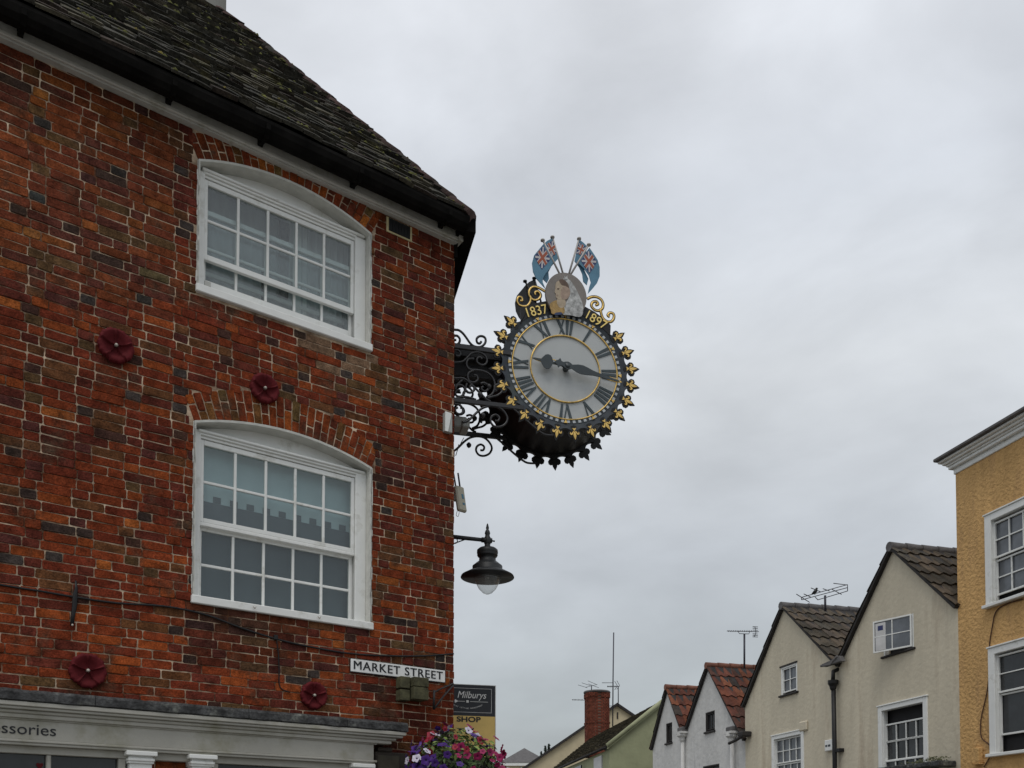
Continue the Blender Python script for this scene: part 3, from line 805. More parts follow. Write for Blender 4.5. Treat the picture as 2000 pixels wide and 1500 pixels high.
rm.box(-2.6, -0.5, 0.9, 0.95, 5.7, 7.3); rm.box(-2.6, -0.5, 0.2, 0.95, 7.18, 7.22)
rm.box(-2.45, -2.40, 0.2, 0.95, 5.7, 7.3); rm.box(-0.75, -0.70, 0.2, 0.95, 5.7, 7.3)
BH.part('room_lining', rm, M['room'])
BH.part('room_floor', MB().box(-2.6, -0.5, 0.2, 0.95, 5.7, 5.74), M['darkroom'])
BH.part('mirror_frame', MB().box(-1.72, -1.52, 0.84, 0.9, 6.1, 6.8), M['darkroom'])
xa, xb = W.aty(572, 500, 0.26).x, W.aty(598, 500, 0.26).x
BH.part('shutter', MB().bbox(xa, xb, 0.24, 0.27, 5.98, 7.0, .004), M['white'])
xa, xb = W.aty(545, 500, 0.30).x, W.aty(563, 500, 0.30).x
BH.part('shutter_gap', MB().box(xa, xb, 0.29, 0.31, 6.30, 6.95), M['ledge'])
BH.part('low_shutter', MB().bbox(-2.42, -1.0, 0.23, 0.25, 6.20, 6.235, .004), M['white'])

# ---- vent under the eaves
vt = MB().box(-0.712, -0.455, -0.012, 0.0, 7.03, 7.165)
vo = BH.part('air_vent', vt, mat('pale_cement', (0.42, 0.36, 0.2), var=0.2))
gr = MB().box(-0.69, -0.475, -0.014, -0.008, 7.045, 7.16)
for i in range(14): gr.box(-0.688 + i * 0.0155, -0.682 + i * 0.0155, -0.022, -0.012, 7.048, 7.158)
BH.part('grille', gr, M['black'], vo)

# ---- shopfront
SF = BH
led = MB()
lx = [XL, -4.35, -3.08, -1.98, -1.15, -0.58]
for la, lb in zip(lx, lx[1:]):
    vs = []; fs = []; nn_ = 40; xb = lb - 0.004
    for i in range(nn_ + 1):
        x = la + (xb - la) * i / nn_; j = 0.007 * noise.noise(Vector((x * 9, 1, 1))) + 0.004 * noise.noise(Vector((x * 31, 4, 1))); d = 0.010 * noise.noise(Vector((x * 6, 7, 3)))
        vs += [(x, 0.0, 2.675 + j), (x, -0.19 + d, 2.645 + j), (x, -0.205 + d, 2.625 + j), (x, -0.207 + d, 2.575 + d), (x, -0.19, 2.567), (x, 0.0, 2.56)]
    for i in range(nn_):
        for k in range(6): fs.append([i * 6 + k, i * 6 + (k + 1) % 6, (i + 1) * 6 + (k + 1) % 6, (i + 1) * 6 + k])
    fs += [[0, 1, 2, 3, 4, 5], [nn_ * 6 + k for k in range(6)]]
    led.add(vs, fs)
so_ = SF.part('shop_ledge', led, M['ledge'])
cn = MB()
cx1 = -0.60
cn.bbox(XL, cx1, -0.20, 0, 2.535, 2.565, .004)
cn.bbox(XL, cx1 - 0.02, -0.185, 0, 2.515, 2.535, .004)
cn.bbox(XL, cx1 - 0.07, -0.160, 0, 2.49, 2.515, .006)
cn.bbox(XL, cx1 - 0.11, -0.145, 0, 2.46, 2.49, .004)
cn.bbox(XL, -0.84, -0.130, 0, 2.45, 2.46, .002)
SF.part('shop_cornice', cn, M['shadedshoppaint'])
fb = MB().bbox(XL, -0.866, -0.12, 0.0, 2.315, 2.452, .003)
fo = SF.part('shop_fascia', fb, M['shadedshoppaint'])
arc = MB().bbox(XL, -0.84, -0.135, 0, 2.297, 2.315, .004).bbox(XL, -0.855, -0.125, 0, 2.278, 2.297, .003).bbox(XL, -0.87, -0.08, 0, 2.225, 2.278, .003)
SF.part('shop_architrave', arc, M['shadedshoppaint'])
me = text_mesh('accessories', 0.108, depth=0.004, sx_=1.13, align='RIGHT'); me.materials.append(M['signblack'])
o = SF.place('shop_lettering', me, (-3.312, -0.122, 2.352), (R(90), 0, 0), parent=None, label='black lowercase lettering on the shop fascia')
# pilasters
def pilaster(x0, x1):
    p = MB().bbox(x0 + 0.015, x1 - 0.015, -0.125, 0, 0.3, 2.19, .003)
    p.bbox(x0 + 0.004, x1 - 0.004, -0.14, 0, 2.19, 2.205, .003); p.bbox(x0, x1, -0.15, 0, 2.205, 2.23, .006)
    p.bbox(x0 - 0.015, x1 + 0.015, -0.165, 0, 2.245, 2.278, .005); p.bbox(x0 + 0.01, x1 - 0.01, -0.135, 0, 2.23, 2.245, .003)
    p.bbox(x0 - 0.01, x1 + 0.01, -0.15, 0, 0.12, 0.3, .004)
    SF.part('pilaster', p, M['white'])
for a, b in ((-2.845, -2.66), (-2.40, -2.22), (-1.06, -0.885), (-5.2, -5.0)): pilaster(a, b)
def shopwin(x0, x1, muls):
    g_ = MB().box(x0, x1, -0.02, -0.015, 0.6, 2.225)
    o_ = SF.part('shop_window', g_, M['darkglass'])
    f_ = MB().bbox(x0, x1, -0.07, 0, 0.5, 0.6).bbox(x0, x0 + 0.05, -0.07, 0, 0.6, 2.225).bbox(x1 - 0.05, x1, -0.07, 0, 0.6, 2.225)
    for m_ in muls: f_.bbox(m_ - 0.015, m_ + 0.015, -0.07, 0, 0.6, 2.225, .006)
    f_.bbox(x0, x1, -0.05, 0, 0.12, 0.5)
    SF.part('frame', f_, M['shadedshoppaint'], o_)
shopwin(-5.0, -2.845, [-4.2, -3.35]); shopwin(-2.22, -1.06, [])
SF.part('window_heart', MB().prism([(-3.40 + 0.022 * math.sin(t) ** 3 * 1, 2.15 + 0.0016 * (13 * math.cos(t) - 5 * math.cos(2 * t) - 2 * math.cos(3 * t))) for t in [k * math.pi / 10 for k in range(20)]], -0.03, -0.024), M['rose'])

# ---- things fixed to the brick wall
def rosette_mesh():
    mb = MB(); n = 100; rings = [(0.0, 0.014), (0.022, 0.012), (0.04, 0.006), (0.07, 0.018), (0.100, 0.040), (1.0, 0.034), (1.0, -0.002)]
    vs = []; fs = []
    for ri, (rr, h) in enumerate(rings):
        for k in range(n):
            a = 2 * math.pi * k / n; ph = (a - math.pi / 2) % (2 * math.pi / 5) / (2 * math.pi / 5)   # 0..1 across a petal
            lob = abs(math.sin(ph * math.pi)); edge = 0.110 + 0.014 * lob ** 0.5 - 0.008 * math.exp(-((ph - 0.5) / 0.06) ** 2) + 0.003 * math.sin(ph * 30)
            r_ = edge if rr == 1.0 else rr
            ridge_ = 0.024 * math.exp(-(min(ph, 1 - ph) / 0.045) ** 2) if 0.02 < rr <= 1.0 and h > 0 else 0
            if rr == 1.0: ridge_ *= 0.4
            vs.append((r_ * math.cos(a), -(h + ridge_), r_ * math.sin(a)))
    for i in range(len(rings) - 1):
        for k in range(n): fs.append([i * n + k, i * n + (k + 1) % n, (i + 1) * n + (k + 1) % n, (i + 1) * n + k])
    mb.add(vs, fs, None, True); return mb
rme = rosette_mesh().mesh('petals', M['rose'])
bme = MB().lathe([(0.013, 0.0), (0.013, -0.022), (0.009, -0.03), (0.0, -0.031)], seg=8, axis='y').mesh('bolt', M['bolt'])
for (px_, py_, s_, lab) in ((225, 678, 1.03, 'dark red flower-shaped wall tie plate left of the upper window, highest of the four'),
                        (515, 761, 0.97, 'dark red flower-shaped wall tie plate on the arch above the lower window'),
                        (170, 1311, 1.03, 'dark red flower-shaped wall tie plate low on the left, above the shop lettering'),
                        (611, 1359, 0.94, 'dark red flower-shaped wall tie plate left of the street name sign')):
    p = W.aty(px_, py_, 0)
    t = T('wall_tie_plate', lab, 'wall plate', W, (p.x, -0.004, p.z), 'flower-shaped tie plates on the brick wall')
    t.place('petals', rme, t.base, scale=(s_, 1, s_)); t.place('bolt', bme, t.base + Vector((0, -0.015, 0)))
# street name sign
t = T('street_name_sign', 'white enamel street name plate with black capitals near the brick corner', 'street sign', W, (-0.57, 0, 3.07))
t.part('plate', MB().bbox(-1.038, -0.10, -0.024, -0.008, 3.072, 3.180, .003), M['signwhite'])
t.part('rim', MB().box(-1.043, -0.095, -0.020, -0.006, 3.067, 3.185), M['signblack'])
me = text_mesh('MARKET STREET', 0.088, depth=0.003, sx_=1.0, spacing=1.12)
mb = MB()
for dx in (-0.0012, 0, 0.0012): mb.add([v.co + Vector((dx, 0, 0.0003 * dx / 0.0012)) for v in me.vertices], [list(p.vertices) for p in me.polygons])
me = mb.mesh('lettering', M['signblack']); me.materials.append(M['signblack'])
bx = [v.co.x for v in me.vertices]; me.materials.clear(); me.materials.append(M['signblack']); k_ = 0.885 / (max(bx) - min(bx)); bz = [v.co.y for v in me.vertices]; kz = 0.072 / (max(bz) - min(bz))
me.transform(Matrix.Diagonal((k_, kz, 1, 1)))
t.place('lettering', me, (-0.572, -0.026, 3.126), (R(90), 0, 0))
# wooden box and iron bracket under it
t = T('wooden_bracket_box', 'weathered green-brown wooden box on the wall below the street sign', 'box', W, (-0.43, 0, 2.84))
t.part('box', MB().bbox(-0.485, -0.335, -0.13, 0, 2.875, 2.985, .004).bbox(-0.485, -0.335, -0.133, 0, 2.989, 3.07, .004), M['oldwood'])
t.part('block', MB().bbox(-0.595, -0.50, -0.09, 0, 2.86, 2.955, .004).bbox(-0.595, -0.50, -0.09, 0, 2.968, 3.07, .004), M['oldwood'])
t = T('iron_wall_bracket', 'small black iron bracket with two stays near the brick corner', 'bracket', W, (-0.1, 0, 2.8))
t.part('stay', MB().tube([W.aty(885, 1335, -0.01), W.aty(862, 1345, -0.12), W.aty(848, 1352, -0.2)], 0.008), M['black'])
t.part('stay', MB().tube([W.aty(885, 1338, -0.01), W.aty(866, 1360, -0.12), W.aty(848, 1384, -0.2)], 0.009), M['black'])
t.part('upright', MB().tube([W.aty(848, 1348, -0.2), W.aty(847, 1386, -0.2)], 0.01), M['black'])
# strap hinge
t = T('iron_strap', 'black iron strap hook fixed over the cable left of the lower window', 'strap', W, (-3.19, 0, 3.17))
pts = [W.aty(*q, -0.02) for q in ((148, 1134), (149, 1150), (147, 1160), (146, 1180), (143, 1200), (140, 1222))]
t.part('strap', MB().tube(pts, [0.006, 0.010, 0.016, 0.018, 0.014, 0.012], 8, sy=0.4), M['black'])
t.part('bolt', MB().lathe([(0.008, 0), (0.008, -0.012), (0, -0.014)], tuple(W.aty(141, 1221, -0.03)), 8, 'y'), M['bolt'])
# cables on the wall
t = T('wall_cable', 'black cable sagging across the brick wall below the lower window', 'cable', W, (-2.0, 0, 3.2))
pts = [(-5.2, -0.015, 3.42)] + [tuple(W.aty(*q, -0.015)) for q in ((0, 1142), (70, 1153), (145, 1166), (230, 1178), (320, 1184), (400, 1200), (470, 1226), (540, 1248), (600, 1262), (680, 1276), (760, 1281), (830, 1281), (886, 1277))]
t.part('cable', MB().tube(smoothpath(pts, 4), 0.008, 6), M['black'])
t.part('clip', MB().bbox(*(lambda p: (p.x - .02, p.x + .012, -0.03, 0, p.z - .02, p.z + .02))(W.aty(538, 1246)), .004), M['black'])
t = T('thin_drop_cable', 'thin dark wire dropping from the sagging cable beside the red wall plate', 'wire', W, (-1.64, 0, 2.87))
t.part('wire', MB().tube(smoothpath([W.aty(*q, -0.012) for q in ((540, 1250), (544, 1280), (545, 1310), (547, 1342), (566, 1352))], 4), 0.005, 6), M['black'])
t = T('junction_box', 'small white electrical box on the brick face near the clock bracket', 'electrical box', W, (-0.06, 0, 4.9))
p = W.aty(864, 845); q = W.aty(879, 812)
t.part('box', MB().bbox(p.x, q.x, -0.045, 0, p.z, q.z, .006), M['greypvc'])
t.part('cover', MB().prism([(p.x + .0, p.z), (p.x + .03, p.z), (q.x - .015, q.z), (p.x, q.z)], -0.052, -0.045), M['white'])

# ================================================================== CLOCK on scrolled brackets
CK = T('street_clock', 'large double-faced black and gold clock projecting from the brick corner on scrolled iron', 'clock', K, (0.0, 0.65, 5.85))
cxk, czk, YF, YR, SX = 1.176, 6.311, 0.30, 0.985, 1.075
def E2(r, th, sx_=SX): return (cxk + r * math.cos(th) * sx_, czk + r * math.sin(th))
def ring_mb(r0, r1, y0, y1, n=96):
    mb = MB(); vs = []; fs = []
    for k in range(n):
        a = 2 * math.pi * k / n
        for (r_, y_) in ((r0, y0), (r1, y0), (r1, y1), (r0, y1)):
            p = E2(r_, a); vs.append((p[0], y_, p[1]))
    for k in range(n):
        j = (k + 1) % n
        for q in range(4): fs.append([4 * k + q, 4 * k + (q + 1) % 4, 4 * j + (q + 1) % 4, 4 * j + q])
    mb.add(vs, fs); return mb
def tube_ring(r_, y_, rad, n=96):
    pts = [(E2(r_, 2 * math.pi * k / n)[0], y_, E2(r_, 2 * math.pi * k / n)[1]) for k in range(n)]
    return MB().tube(pts, rad, 8, closed=True)
def bezel(y0, y1):
    n = 24 * 12; out = []
    for k in range(n):
        a = 2 * math.pi * k / n
        ph = ((a - math.radians(7.5)) / math.radians(15)) % 1.0    # fleur at 0 / 1
        lob = 0.032 * abs(math.cos(math.pi * ph)) ** 3
        deg = math.degrees(a)
        if 45 < deg < 135: lob = 0.0
        out.append(E2(0.598 + lob, a))
    mb = MB(); vs = []; fs = []
    for k in range(n):
        a = 2 * math.pi * k / n; i_ = E2(0.545, a); o_ = out[k]
        vs += [(i_[0], y0 + 0.012, i_[1]), (o_[0], y0, o_[1]), (o_[0], y1, o_[1]), (i_[0], y1, i_[1])]
    for k in range(n):
        j = (k + 1) % n
        for q in range(4): fs.append([4 * k + q, 4 * k + (q + 1) % 4, 4 * j + (q + 1) % 4, 4 * j + q])
    mb.add(vs, fs); return mb
drum = MB(); n = 64; vs = []
for y_ in (YF + 0.02, YR - 0.02):
    for k in range(n):
        p = E2(0.58, 2 * math.pi * k / n); vs.append((p[0], y_, p[1]))
drum.add(vs, [[k, (k + 1) % n, n + (k + 1) % n, n + k] for k in range(n)] + [list(range(n)), list(range(n, 2 * n))], None, False)
CK.part('drum', drum, M['black'])
face = MB(); vs = [(E2(0.546, 2 * math.pi * k / 96)[0], YF + 0.005, E2(0.546, 2 * math.pi * k / 96)[1]) for k in range(96)]
face.add(vs, [list(range(96))])
dial_o = CK.part('dial', face, M['dial'])
f2 = MB(); f2.add([(v[0], YR - 0.005, v[2]) for v in vs], [list(range(96))])
CK.part('rear_dial', f2, M['dial'])
CK.part('bezel', bezel(YF - 0.01, YF + 0.03), M['slate'])
CK.part('rear_bezel', bezel(YR + 0.01, YR - 0.03), M['black'])
CK.part('outer_ring', tube_ring(0.505, YF - 0.002, 0.0065), M['gold'], dial_o)
CK.part('inner_ring', tube_ring(0.334, YF - 0.004, 0.0075), M['gold'], dial_o)
trk = MB(); bl_ = MB()
for k in range(60):
    a = 2 * math.pi * (k + 0.5) / 60; da = 0.026
    p = [E2(0.516, a - da), E2(0.516, a + da), E2(0.541, a + da), E2(0.541, a - da)]
    bl_.prism(p, YF - 0.004, YF + 0.004)
CK.part('minute_blocks', bl_, M['dialwhite'], dial_o)
CK.part('minute_track', ring_mb(0.512, 0.546, YF + 0.0, YF + 0.004), M['slate'], dial_o)
gm = MB()
for k in range(12):
    a = 2 * math.pi * k / 12
    gm.prism([E2(0.512, a), E2(0.545, a + 0.032), E2(0.545, a - 0.032)], YF - 0.012, YF - 0.004)
CK.part('hour_markers', gm, M['gold'], dial_o)
ROM = ['XII', 'I', 'II', 'III', 'IIII', 'V', 'VI', 'VII', 'VIII', 'IX', 'X', 'XI']
def strokes(s):
    wd = {'I': 0.040, 'V': 0.078, 'X': 0.078}; tot = sum(wd[c] for c in s); x = -tot / 2; out = []
    def bar(x0, x1, t): out.append([(x0 - t / 2, 0.0), (x0 + t / 2, 0.0), (x1 + t / 2, 1.0), (x1 - t / 2, 1.0)])
    for c in s:
        w_ = wd[c]
        if c == 'I': bar(x + w_ / 2, x + w_ / 2, 0.024)
        elif c == 'V': bar(x + w_ / 2, x + 0.014, 0.024); bar(x + w_ / 2, x + w_ - 0.012, 0.011)
        else: bar(x + w_ - 0.014, x + 0.014, 0.024); bar(x + 0.014, x + w_ - 0.014, 0.011)
        x += w_
    return out
for h in range(12):
    th = math.pi / 2 - h * math.pi / 6; er = Vector((math.cos(th), math.sin(th))); et = Vector((math.sin(th), -math.cos(th)))
    nm = MB()
    for i_, poly in enumerate(strokes(ROM[h])):
        pp = []
        for (u, v) in poly:
            r_ = 0.352 + v * 0.142; q = er * r_ + et * u * (0.80 + 0.35 * v)
            pp.append((cxk + q.x * SX, czk + q.y))
        nm.prism(pp, YF - 0.003 - 0.0004 * i_, YF + 0.004)
    CK.part('numeral', nm, M['numeral'], dial_o)
# hands (9:16)
def hand(angle_deg, outline, y0, th=0.008):
    a = R(90 - angle_deg); er = Vector((math.cos(a), math.sin(a))); et = Vector((math.sin(a), -math.cos(a)))
    pts = outline + [(u, -v) for (u, v) in reversed(outline) if abs(v) > 1e-6]
    pp = [(cxk + (er.x * u + et.x * v) * SX, czk + er.y * u + et.y * v) for (u, v) in pts]
    return MB().prism(pp, y0 - th, y0)
mo = [(-0.13, 0.0), (-0.12, 0.012), (-0.10, 0.022), (-0.085, 0.045), (-0.065, 0.02), (-0.045, 0.018), (-0.03, 0.026), (0.0, 0.034), (0.03, 0.026), (0.045, 0.018), (0.07, 0.026), (0.10, 0.036), (0.15, 0.042), (0.20, 0.034), (0.26, 0.022), (0.33, 0.016), (0.40, 0.014)]
mo2 = [(0.40, 0.014), (0.44, 0.016), (0.50, 0.014), (0.545, 0.008), (0.555, 0.0)]
YH = YF - 0.07
mh = CK.part('minute_hand', hand(100.5, [(u * .96, v * 1.1) for u, v in mo] + [(0.415, 0.012), (0.50, 0.009), (0.515, 0.0)], YH), M['hand'])
tp = hand(100.5, [(0.39, 0.017), (0.45, 0.018), (0.51, 0.013), (0.538, 0.0)], YH + 0.003, 0.006); CK.part('gilt_tip', tp, M['gold'], mh)
ho = [(-0.05, 0.0), (-0.04, 0.016), (-0.02, 0.026), (0.0, 0.03), (0.03, 0.026), (0.05, 0.012), (0.10, 0.010), (0.135, 0.012), (0.15, 0.05), (0.165, 0.068), (0.19, 0.074), (0.215, 0.062), (0.235, 0.035), (0.25, 0.012), (0.31, 0.008), (0.33, 0.0)]
hh = CK.part('hour_hand', hand(277, ho, YH + 0.02), M['hand'])
CK.part('gilt_tip', hand(277, [(0.248, 0.016), (0.29, 0.013), (0.335, 0.0)], YH + 0.023, 0.006), M['gold'], hh)
arcp = [(cxk - 0.085 * SX + 0.0, YH - 0.004, czk + 0.055), (cxk - 0.055, YH - 0.006, czk + 0.04), (cxk - 0.035, YH - 0.008, czk + 0.015), (cxk - 0.028, YH - 0.008, czk - 0.02)]
CK.part('hand_boss', MB().lathe([(0.0, YH - 0.02), (0.02, YH - 0.018), (0.03, YH - 0.005), (0.03, YF)], (cxk, 0, czk), 16, 'y'), M['hand'])
CK.part('gilt_arc', MB().tube(smoothpath([(cxk - .15, YH + .01, czk + .045), (cxk - .125, YH + .005, czk + .04), (cxk - .10, YH, czk + .015), (cxk - .09, YH, czk - .02)], 4), 0.0045, 6), M['gold'], hh)
# fleurs-de-lis round the rim
def fleur(s=1.0, petals=True):
    def sp(pts, mirror=False): return [(-x * s if mirror else x * s, z * s) for (x, z) in pts]
    cen = [(0, -0.02), (0.010, 0.0), (0.018, 0.03), (0.012, 0.055), (0, 0.085), (-0.012, 0.055), (-0.018, 0.03), (-0.010, 0.0)]
    sd_ = [(0.008, -0.012), (0.02, 0.012), (0.034, 0.028), (0.052, 0.024), (0.058, 0.006), (0.048, -0.008), (0.046, 0.006), (0.038, 0.010), (0.026, -0.004), (0.014, -0.018)]
    base = [(-0.006, -0.022), (0.006, -0.022), (0.024, -0.052), (0, -0.046), (-0.024, -0.052)]
    return [sp(cen), sp(sd_), sp(sd_, True), sp(base)]
back = [(0, -0.075), (0.030, -0.065), (0.020, -0.03), (0.052, -0.022), (0.070, 0.0), (0.066, 0.03), (0.044, 0.044), (0.026, 0.040), (0.022, 0.062), (0, 0.102)]
back = back + [(-x, z) for (x, z) in reversed(back[1:-1])]
bme_ = MB().prism([(x * 1.0, z) for x, z in back], -0.006, 0.008).mesh('fleur_de_lis', M['black'])
gmb = MB()
for i_, p in enumerate(fleur(0.86)): gmb.prism(p, -0.016 - 0.0006 * i_, -0.005)
gme_ = gmb.mesh('gilt_petals', M['gold'])
for i in range(18):
    ang = 142.5 + 15 * i; a = R(ang)
    for (yy, front) in ((YF, True), (YR, False)):
        p = E2(0.640, a); an = math.atan2(math.sin(a), math.cos(a) * SX)
        o = CK.place('fleur_de_lis', bme_, (p[0], yy, p[1]), (0, -(a - math.pi / 2), 0))
        if front:
            g = bpy.data.objects.new('gilt_petals', gme_); COL.objects.link(g); g.parent = o

# crest: date plates, portrait, scrolls, flags
def kp(x, y, off=YF): p = K.aty(x, y, off); return (p.x, p.z)
def date_plate(pts, y0, y1): return MB().prism(pts, y0, y1)
def arc_pts(a0, a1, r_=0.585, n=8): return [E2(r_, R(a0 + (a1 - a0) * i / n)) for i in range(n + 1)]
lp = [kp(1018, 632), kp(1016, 601), kp(1036, 595), kp(1073, 588), kp(1084, 600)] + arc_pts(98, 138)
rp_ = [kp(1191, 664), kp(1192, 637), kp(1187, 630), kp(1162, 611), kp(1142, 600), kp(1128, 596)] + arc_pts(82, 42)
dl = CK.part('date_plate', date_plate(lp, YF - 0.012, YF + 0.02), M['black'], label='left plate with the year 1837')
dr = CK.part('date_plate', date_plate(rp_, YF - 0.012, YF + 0.02), M['black'], label='right plate with the year 1897')
for (s, px_, py_, rot_, par) in (('1837', 1046, 610, 19, dl), ('1897', 1162, 627, -26, dr)):
    me = text_mesh(s, 0.132, depth=0.008, spacing=1.0, sx_=0.93); me.materials.append(M['goldpaint'])
    q = K.aty(px_, py_, YF)
    CK.place('date', me, Vector((q.x, YF - 0.017, q.z)) - CK.base, (R(90), -R(rot_), 0), parent=par)
    # rotation order: stand up then roll in the plane of the plate
    ob = par.children[-1]; ob.rotation_euler = (Matrix.Rotation(-R(rot_), 3, 'Y') @ Matrix.Rotation(R(90), 3, 'X')).to_euler()
pc = K.aty(1105, 578, YF - 0.03); prx, prz = 0.212, 0.225
pm = MB(); vs = []; n = 64
dsc = [(pc.x + prx * math.cos(2 * math.pi * k / n), pc.z + prz * math.sin(2 * math.pi * k / n)) for k in range(n)]
dsc = [(x, max(z, math.sqrt(max(0, 0.59 ** 2 - ((x - cxk) / SX) ** 2)) + czk)) for x, z in dsc]
po = CK.part('portrait', MB().prism(dsc, YF - 0.045, YF - 0.015), M['pbg'], label='round painted portrait of a veiled woman in profile')
def cpx(a, b): return kp(940 + a / 6.25, 440 + b / 6.25, YF - 0.045)
def pp_(name, pts, m, lift, par=po, sm=True):
    q = [Vector((*cpx(*p), 0)) for p in pts]; q = smoothpath(q, 3, closed=True) if sm else q
    CK.part(name, MB().prism([(v.x, v.y) for v in q], YF - 0.045 - lift, YF - 0.044), m, par)
pp_('veil_shape', [(1000, 650), (1060, 655), (1120, 720), (1180, 830), (1235, 960), (1240, 1070), (1200, 1120), (1090, 1100), (985, 1085), (1000, 1000), (1060, 900), (1070, 800), (1020, 700)], M['veil'], 0.003)
pp_('dress_shape', [(835, 970), (880, 930), (930, 925), (1010, 1000), (1000, 1085), (870, 1085), (850, 1040)], M['dress'], 0.0042)
pp_('neck_shape', [(930, 900), (1000, 880), (1030, 950), (1010, 1000), (960, 1010), (925, 960)], M['skin'], 0.0048)
pp_('face_shape', [(945, 680), (915, 700), (904, 740), (903, 775), (896, 822), (910, 838), (908, 868), (925, 898), (970, 912), (1040, 880), (1060, 800), (1040, 720), (1000, 680)], M['skin'], 0.0054)
pp_('cheek_shape', [(985, 770), (1030, 740), (1075, 780), (1080, 850), (1040, 905), (985, 900), (965, 850)], M['skin2'], 0.0060)
pp_('hair_shape', [(950, 672), (1000, 665), (1050, 710), (1070, 770), (1030, 745), (985, 735), (960, 705)], M['hair'], 0.0066)
pp_('sash_shape', [(900, 1075), (970, 1065), (985, 1090), (900, 1098)], M['sash'], 0.0066)
pp_('crown_shape', [(1010, 615), (1030, 640), (1050, 612), (1052, 665), (1015, 668)], M['veil'], 0.0072, sm=False)
pp_('eye_shape', [(925, 775), (950, 772), (946, 786), (928, 786)], M['hair'], 0.0074)
pp_('lip_shape', [(915, 852), (935, 856), (930, 868), (918, 864)], M['skin2'], 0.0074)
def gpath(pts, off=YF - 0.01): return smoothpath([K.aty(x, y, off) for (x, y) in pts], 4)
sc_l = [(1066, 570), (1052, 562), (1042, 560), (1035, 565), (1033, 574), (1037, 582), (1045, 586), (1053, 583), (1056, 576), (1051, 569), (1045, 571), (1046, 576)]
sc_l2 = [(1036, 578), (1036, 588), (1031, 596), (1023, 598), (1014, 595), (1010, 587), (1013, 580), (1019, 581), (1020, 587), (1016, 587)]
sc_r = [(1147, 584), (1155, 580), (1165, 580), (1174, 585), (1178, 594), (1176, 603), (1168, 607), (1160, 604), (1155, 597), (1158, 590), (1165, 589), (1168, 594), (1163, 596)]
sc_r2 = [(1173, 603), (1174, 612), (1178, 622), (1186, 628), (1194, 628), (1199, 621), (1198, 613), (1191, 611), (1187, 616), (1191, 619)]
for pts, nm in ((sc_l + [], 'left'), (sc_l2, 'left'), (sc_r, 'right'), (sc_r2, 'right')):
    bo = CK.part('crest_scroll', MB().tube(gpath(pts, YF), 0.0155, 8, sy=0.5), M['black'])
    CK.part('gilding', MB().tube(gpath(pts, YF - 0.010), 0.0085, 8, sy=0.6), M['gold'], bo)
# flags
def flag(pole, outline, canton, off, centre_first=True):
    a, b = (K.aty(*pole[0], off), K.aty(*pole[1], off))
    fo_ = CK.part('flag', MB().prism([(v.x, v.y) for v in [Vector((*kp(*p, off), 0)) for p in outline]], off - 0.004, off + 0.004), M['flagblue'])
    d = (a - b).normalized()
    CK.part('flagpole', MB().tube([b, a], [0.010, 0.009], 8).lathe([(0.0, -0.012), (0.022, -0.008), (0.022, 0.004), (0.010, 0.012), (0, 0.014)], tuple(a), 10), M['pole'], fo_)
    q = [Vector((*kp(*p, off), 0)) for p in canton]       # four corners
    def bil(u, v): 
        r_ = q[0] * (1 - u) * (1 - v) + q[1] * u * (1 - v) + q[2] * u * v + q[3] * (1 - u) * v
        return (r_.x, r_.y)
    y = off - 0.004
    CK.part('canton', MB().prism([bil(0, 0), bil(1, 0), bil(1, 1), bil(0, 1)], y - 0.0015, y + 0.001), M['navy'], fo_)
    wm = MB()
    def stripe(mb, u0, v0, u1, v1, wd, l0):
        du, dv = u1 - u0, v1 - v0; L_ = math.hypot(du, dv); nu, nv = -dv / L_ * wd, du / L_ * wd
        mb.prism([bil(u0 + nu, v0 + nv), bil(u1 + nu, v1 + nv), bil(u1 - nu, v1 - nv), bil(u0 - nu, v0 - nv)], y - l0, y)
    stripe(wm, 0.06, 0.06, .94, .94, 0.06, 0.0022); stripe(wm, .94, .06, .06, .94, 0.06, 0.0026)
    stripe(wm, 0.5, 0, 0.5, 1, 0.15, 0.0030); stripe(wm, 0, 0.5, 1, 0.5, 0.15, 0.0034)
    CK.part('white_stripes', wm, M['flagwhite'], fo_)
    rm_ = MB(); stripe(rm_, 0.5, 0, 0.5, 1, 0.09, 0.0042); stripe(rm_, 0, 0.5, 1, 0.5, 0.09, 0.0046)
    CK.part('red_cross', rm_, M['flagred'], fo_)
LF1 = [(1062, 476), (1053, 487), (1043, 499), (1039, 514), (1041, 531), (1047, 544), (1055, 553), (1065, 564), (1060, 552), (1060, 544), (1066, 534), (1074, 524), (1080, 513)]
LF2 = [(1078, 466), (1068, 471), (1061, 478), (1064, 505), (1072, 520), (1062, 538), (1060, 545), (1068, 553), (1072, 545), (1071, 532), (1077, 520), (1090, 505)]
RF1 = [(1151, 484), (1158, 494), (1167, 508), (1171, 522), (1171, 540), (1166, 553), (1158, 563), (1148, 574), (1151, 560), (1154, 552), (1150, 538), (1140, 524), (1129, 514)]
RF2 = [(1131, 468), (1139, 474), (1147, 482), (1143, 500), (1136, 512), (1142, 530), (1149, 545), (1146, 557), (1139, 550), (1137, 535), (1131, 522), (1122, 510)]
flag(((1079, 463), (1100, 536)), LF2, [(1079, 470), (1062, 482), (1078, 503), (1088, 493)], YF + 0.02)
flag(((1060, 469), (1094, 537)), LF1, [(1061, 480), (1043, 502), (1058, 527), (1075, 507)], YF - 0.005)
flag(((1131, 466), (1111, 536)), RF2, [(1131, 474), (1145, 484), (1138, 500), (1125, 496)], YF + 0.02)
flag(((1150, 478), (1114, 537)), RF1, [(1149, 489), (1134, 510), (1151, 535), (1166, 512)], YF - 0.005)
